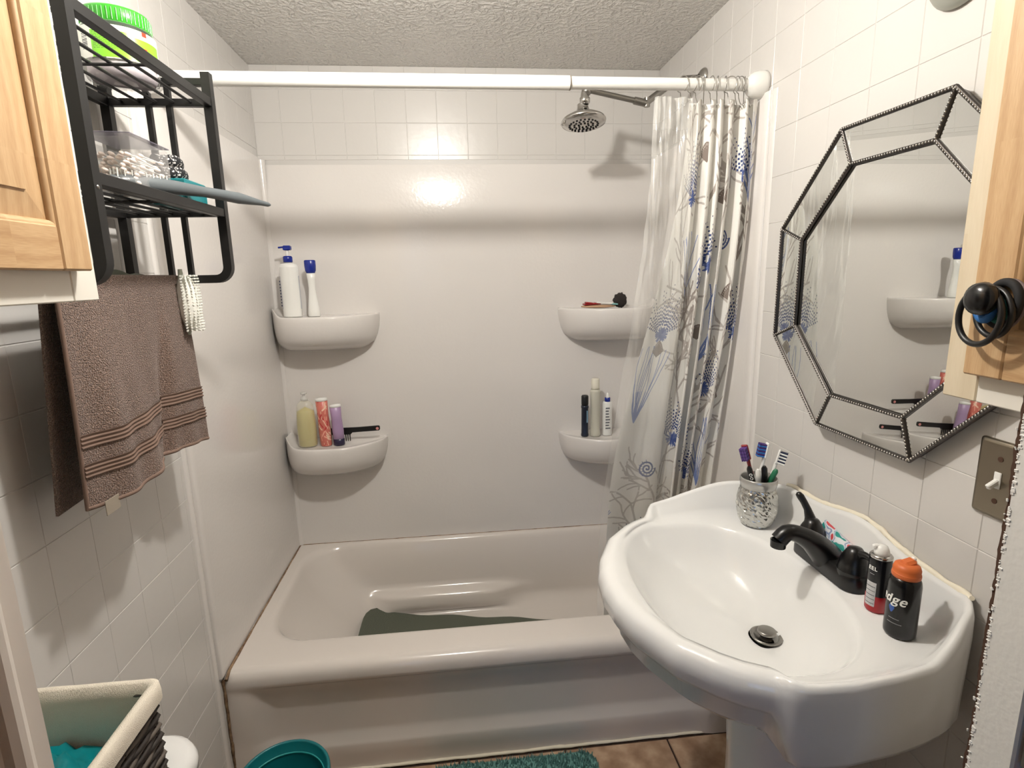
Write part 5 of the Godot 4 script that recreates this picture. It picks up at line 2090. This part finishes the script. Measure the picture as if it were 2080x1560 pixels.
func floor_things() -> void:
	var st := new_st()
	# bucket
	var c := v3(0.238, 0.0, 1.056)
	var t := thing("bucket", "teal plastic bucket on the floor in front of the bathtub", "bucket", c)
	lathe(st, c, [[0.0, 0.0], [0.078, 0.0], [0.082, 0.004], [0.103, 0.262], null, [0.103, 0.262], [0.1095, 0.263], [0.1115, 0.268], [0.1115, 0.276], [0.109, 0.281], [0.105, 0.281], [0.103, 0.277], [0.1015, 0.262], [0.0965, 0.256], [0.0955, 0.250], [0.078, 0.012], [0.0, 0.008]], 56)
	part("body", st, M.teal, t)
	st = new_st()
	var ring := []
	for i in 56:
		var a := TAU * i / 56
		ring.append(c + v3(cos(a) * 0.0965, 0.2535, sin(a) * 0.0965))
	tube(st, ring, 0.0026, 6, true)
	part("inner_ledge", st, mat(rgb(40, 150, 150), 0.35), t, "lighter teal ledge inside the rim")
	# rug
	t = thing("bath_rug", "fluffy teal bath rug on the floor along the bathtub", "bath rug", v3(0.81, 0, 1.06))
	st = new_st()
	var rows := []
	for q in [[0.0, 0.0005], [0.0, 0.008], [0.006, 0.011], [0.1, 0.011]]:
		rows.append(rring(0.56 + q[0], 1.075 - q[0], 0.812 + q[0], 1.32 - q[0], 0.045, q[1], 10, 6))
	grid(st, rows, true)
	fan(st, rows[-1])
	part("backing", st, M.rug, t)
	st = new_st()
	flat(st)
	for i in 9000:
		var x := rng.randf_range(0.562, 1.073)
		var z := rng.randf_range(0.814, 1.318)
		var cx := clampf(x, 0.605, 1.03)
		var cz := clampf(z, 0.857, 1.275)
		if Vector2(x - cx, z - cz).length() > 0.043:
			continue
		var b := v3(x, 0.009, z)
		var tip := b + v3(rng.randf_range(-0.006, 0.006), rng.randf_range(0.010, 0.019), rng.randf_range(-0.006, 0.006))
		var r := 0.0028
		var a0 := rng.randf() * TAU
		var q := [b + v3(cos(a0), 0, sin(a0)) * r, b + v3(cos(a0 + 2.1), 0, sin(a0 + 2.1)) * r, b + v3(cos(a0 + 4.2), 0, sin(a0 + 4.2)) * r]
		for k in 3:
			tri(st, q[k], q[(k + 1) % 3], tip)
	var pile := part("pile", st, M.rug, t, "tufted teal pile")
	pile.set_meta("kind", "stuff")
	# toilet
	t = thing("toilet", "white toilet tank with rounded lid under the wicker basket", "toilet", v3(0.14, 0, 1.62))
	st = new_st()
	rows = []
	for q in [[0.38, 0.012], [0.40, 0.004], [0.71, 0.0]]:
		rows.append(rring(0.02 + q[1], 0.255 - q[1], 1.43 + q[1], 1.775 - q[1], 0.05, q[0], 8, 6))
	grid(st, rows, true)
	fan(st, rows[0], true)
	part("tank", st, M.porcelain, t)
	st = new_st()
	rows = []
	for q in [[0.711, 0.006], [0.715, 0.0], [0.732, -0.002], [0.742, 0.002], [0.7475, 0.01], [0.7495, 0.03], [0.75, 0.05]]:
		rows.append(rring(0.012 + q[1], 0.277 - q[1], 1.409 + q[1], 1.79 - q[1], 0.066 - q[1] * 0.6, q[0], 8, 8))
	grid(st, rows, true)
	fan(st, rows[-1])
	fan(st, rows[0], true)
	part("lid", st, M.porcelain, t)
	st = new_st()
	rows = []
	for q in [[0.0, 0.11, 0.13], [0.05, 0.10, 0.12], [0.2, 0.10, 0.14], [0.3, 0.15, 0.2], [0.37, 0.18, 0.235], [0.39, 0.182, 0.238], [0.395, 0.15, 0.2], [0.36, 0.12, 0.17], [0.25, 0.05, 0.08]]:
		var rr := []
		for i in 36:
			var a := TAU * i / 36
			rr.append(v3(0.44 + cos(a) * q[2], q[0], 1.6 + sin(a) * q[1] * 0.95))
		rows.append(rr)
	grid(st, rows, true)
	part("bowl", st, M.porcelain, t)
	basket()

func basket() -> void:
	var x0 := 0.03
	var x1 := 0.277
	var z0 := 1.528
	var z1 := 1.782
	var y0 := 0.752
	var y1 := 0.930
	var t := thing("wicker_basket", "dark wicker basket with cream cloth liner standing on the toilet tank", "basket", v3(0.15, y0, 1.655))
	var st := new_st()
	bbox(st, v3(x0 + 0.008, y0, z0 + 0.008), v3(x1 - 0.008, y0 + 0.006, z1 - 0.008), 0.002)
	part("bottom", st, M.wicker, t)
	# woven sides: one strand per row and side, wavering over the stakes
	var stakes := 8
	for r in 22:
		var y := y0 + 0.007 + r * 0.0074
		var pts := []
		var loop := [v3(x0, y, z0), v3(x1, y, z0), v3(x1, y, z1), v3(x0, y, z1)]
		for s in 4:
			var a: Vector3 = loop[s]
			var b: Vector3 = loop[(s + 1) % 4]
			var out := (b - a).normalized().cross(Vector3.UP) * -1.0
			for k in stakes * 2:
				var u := (k + 0.5) / (stakes * 2.0)
				var wv := (1.0 if ((k / 2 + r) % 2 == 0) else -1.0) * 0.0016 + rng.randf_range(-0.0006, 0.0006)
				pts.append(a.lerp(b, u) - out * wv + v3(0, rng.randf_range(-0.0008, 0.0008), 0))
		st = new_st()
		tube(st, pts, 0.0040, 6, true)
		part("strand", st, M.wicker if r % 3 else M.wicker_pale, t)
	for s in 4:
		var loop := [v3(x0, y0, z0), v3(x1, y0, z0), v3(x1, y0, z1), v3(x0, y0, z1)]
		var a: Vector3 = loop[s]
		var b: Vector3 = loop[(s + 1) % 4]
		for k in stakes:
			var p := a.lerp(b, (k + 0.5) / stakes)
			st = new_st()
			tube(st, [p, p + v3(0, y1 - y0 - 0.01, 0)], 0.0022, 6)
			part("stake", st, M.wicker, t)
	# cloth liner turned over the rim
	st = new_st()
	var rows := []
	for q in [[0.010, y0 + 0.012], [0.009, 0.84], [0.007, 0.915], [0.003, y1 + 0.002], [-0.003, y1 + 0.004], [-0.008, y1 + 0.001], [-0.0095, y1 - 0.012], [-0.0095, y1 - 0.022]]:
		rows.append(rring(x0 + q[0], x1 - q[0], z0 + q[0], z1 - q[0], 0.014 - minf(0.0, q[0]) - 0.006, q[1], 22, 5))
	var nz := noise(14.0, FastNoiseLite.TYPE_SIMPLEX_SMOOTH, 2, 71)
	for i in rows.size():
		for j in rows[i].size():
			var p: Vector3 = rows[i][j]
			rows[i][j] = p + v3(0.0025, 0.003, 0.0025) * nz.get_noise_3dv(p) * (1.0 if i > 0 else 0.0)
	grid(st, rows, true)
	part("liner", st, M.linen, t, "cream cloth liner")
	# teal bag of something in it
	st = new_st()
	rows = []
	for i in 21:
		var row := []
		for j in 21:
			var x := lerpf(x0 + 0.016, x1 - 0.016, i / 20.0)
			var z := lerpf(z0 + 0.016, z1 - 0.016, j / 20.0)
			var e := minf(minf(i, 20 - i), minf(j, 20 - j)) / 10.0
			row.append(v3(x, 0.852 + 0.040 * pow(e, 0.5) + 0.024 * nz.get_noise_2d(x * 1.6, z * 1.6), z))
		rows.append(row)
	grid(st, rows)
	single("plastic_bag", st, M.bag, "crumpled teal plastic bag inside the wicker basket", "bag")

func lamps() -> void:
	# bare bulb on the ceiling
	var b := v3(0.63, 2.118, 1.27)
	var t := thing("ceiling_light", "bare round bulb in a white holder on the bathroom ceiling", "ceiling light", v3(b.x, 2.07, b.z))
	var st := new_st()
	lathe(st, v3(b.x, 2.15, b.z), [[0.0, 0.0], [0.018, 0.0], [0.022, 0.01], [0.03, 0.05], [0.055, 0.066], [0.058, 0.0745]], 28)
	part("holder", st, M.white, t)
	var glow := mat(rgb(255, 240, 220), 0.4)
	glow.emission_enabled = true
	glow.emission = Color(1.0, 0.93, 0.84)
	glow.emission_energy_multiplier = 12.0
	st = new_st()
	ball(st, b, 0.03, 20)
	part("bulb", st, glow, t)
	var l := OmniLight3D.new()
	l.name = "bulb_light"
	l.position = b
	l.light_color = Color(1.0, 0.982, 0.953)
	l.light_energy = 0.91
	l.omni_range = 8.0
	l.omni_attenuation = 2.0
	l.light_size = 0.03
	l.shadow_enabled = true
	add_child(l)
	# unlit sconce over the mirror
	var p := v3(1.5235, 1.925, 1.335)
	t = thing("wall_sconce", "unlit grey metal sconce plate on the wall above the mirror", "wall sconce", p + v3(0, -0.06, 0))
	st = new_st()
	var rows := []
	for q in [[0.06, 0.0], [0.062, 0.006], [0.057, 0.014], [0.045, 0.022], [0.02, 0.03], [0.0, 0.031]]:
		var ring := []
		for i in 36:
			var a := TAU * i / 36
			ring.append(p + v3(-q[1], cos(a) * q[0], sin(a) * q[0]))
		rows.append(ring)
	grid(st, rows, true)
	part("wall_plate", st, mat(rgb(176, 178, 168), 0.4, 0.4), t)
	st = new_st()
	tube(st, [p + v3(-0.02, 0, 0), p + v3(-0.05, 0.01, 0), p + v3(-0.06, 0.05, 0)], 0.009, 12)
	part("arm", st, M.steel, t)
	st = new_st()
	lathe(st, p + v3(-0.06, 0.05, 0), [[0.02, 0.0], [0.035, 0.02], [0.045, 0.06], [0.05, 0.11]], 28)
	part("shade", st, mat(rgb(236, 234, 228), 0.3), t)
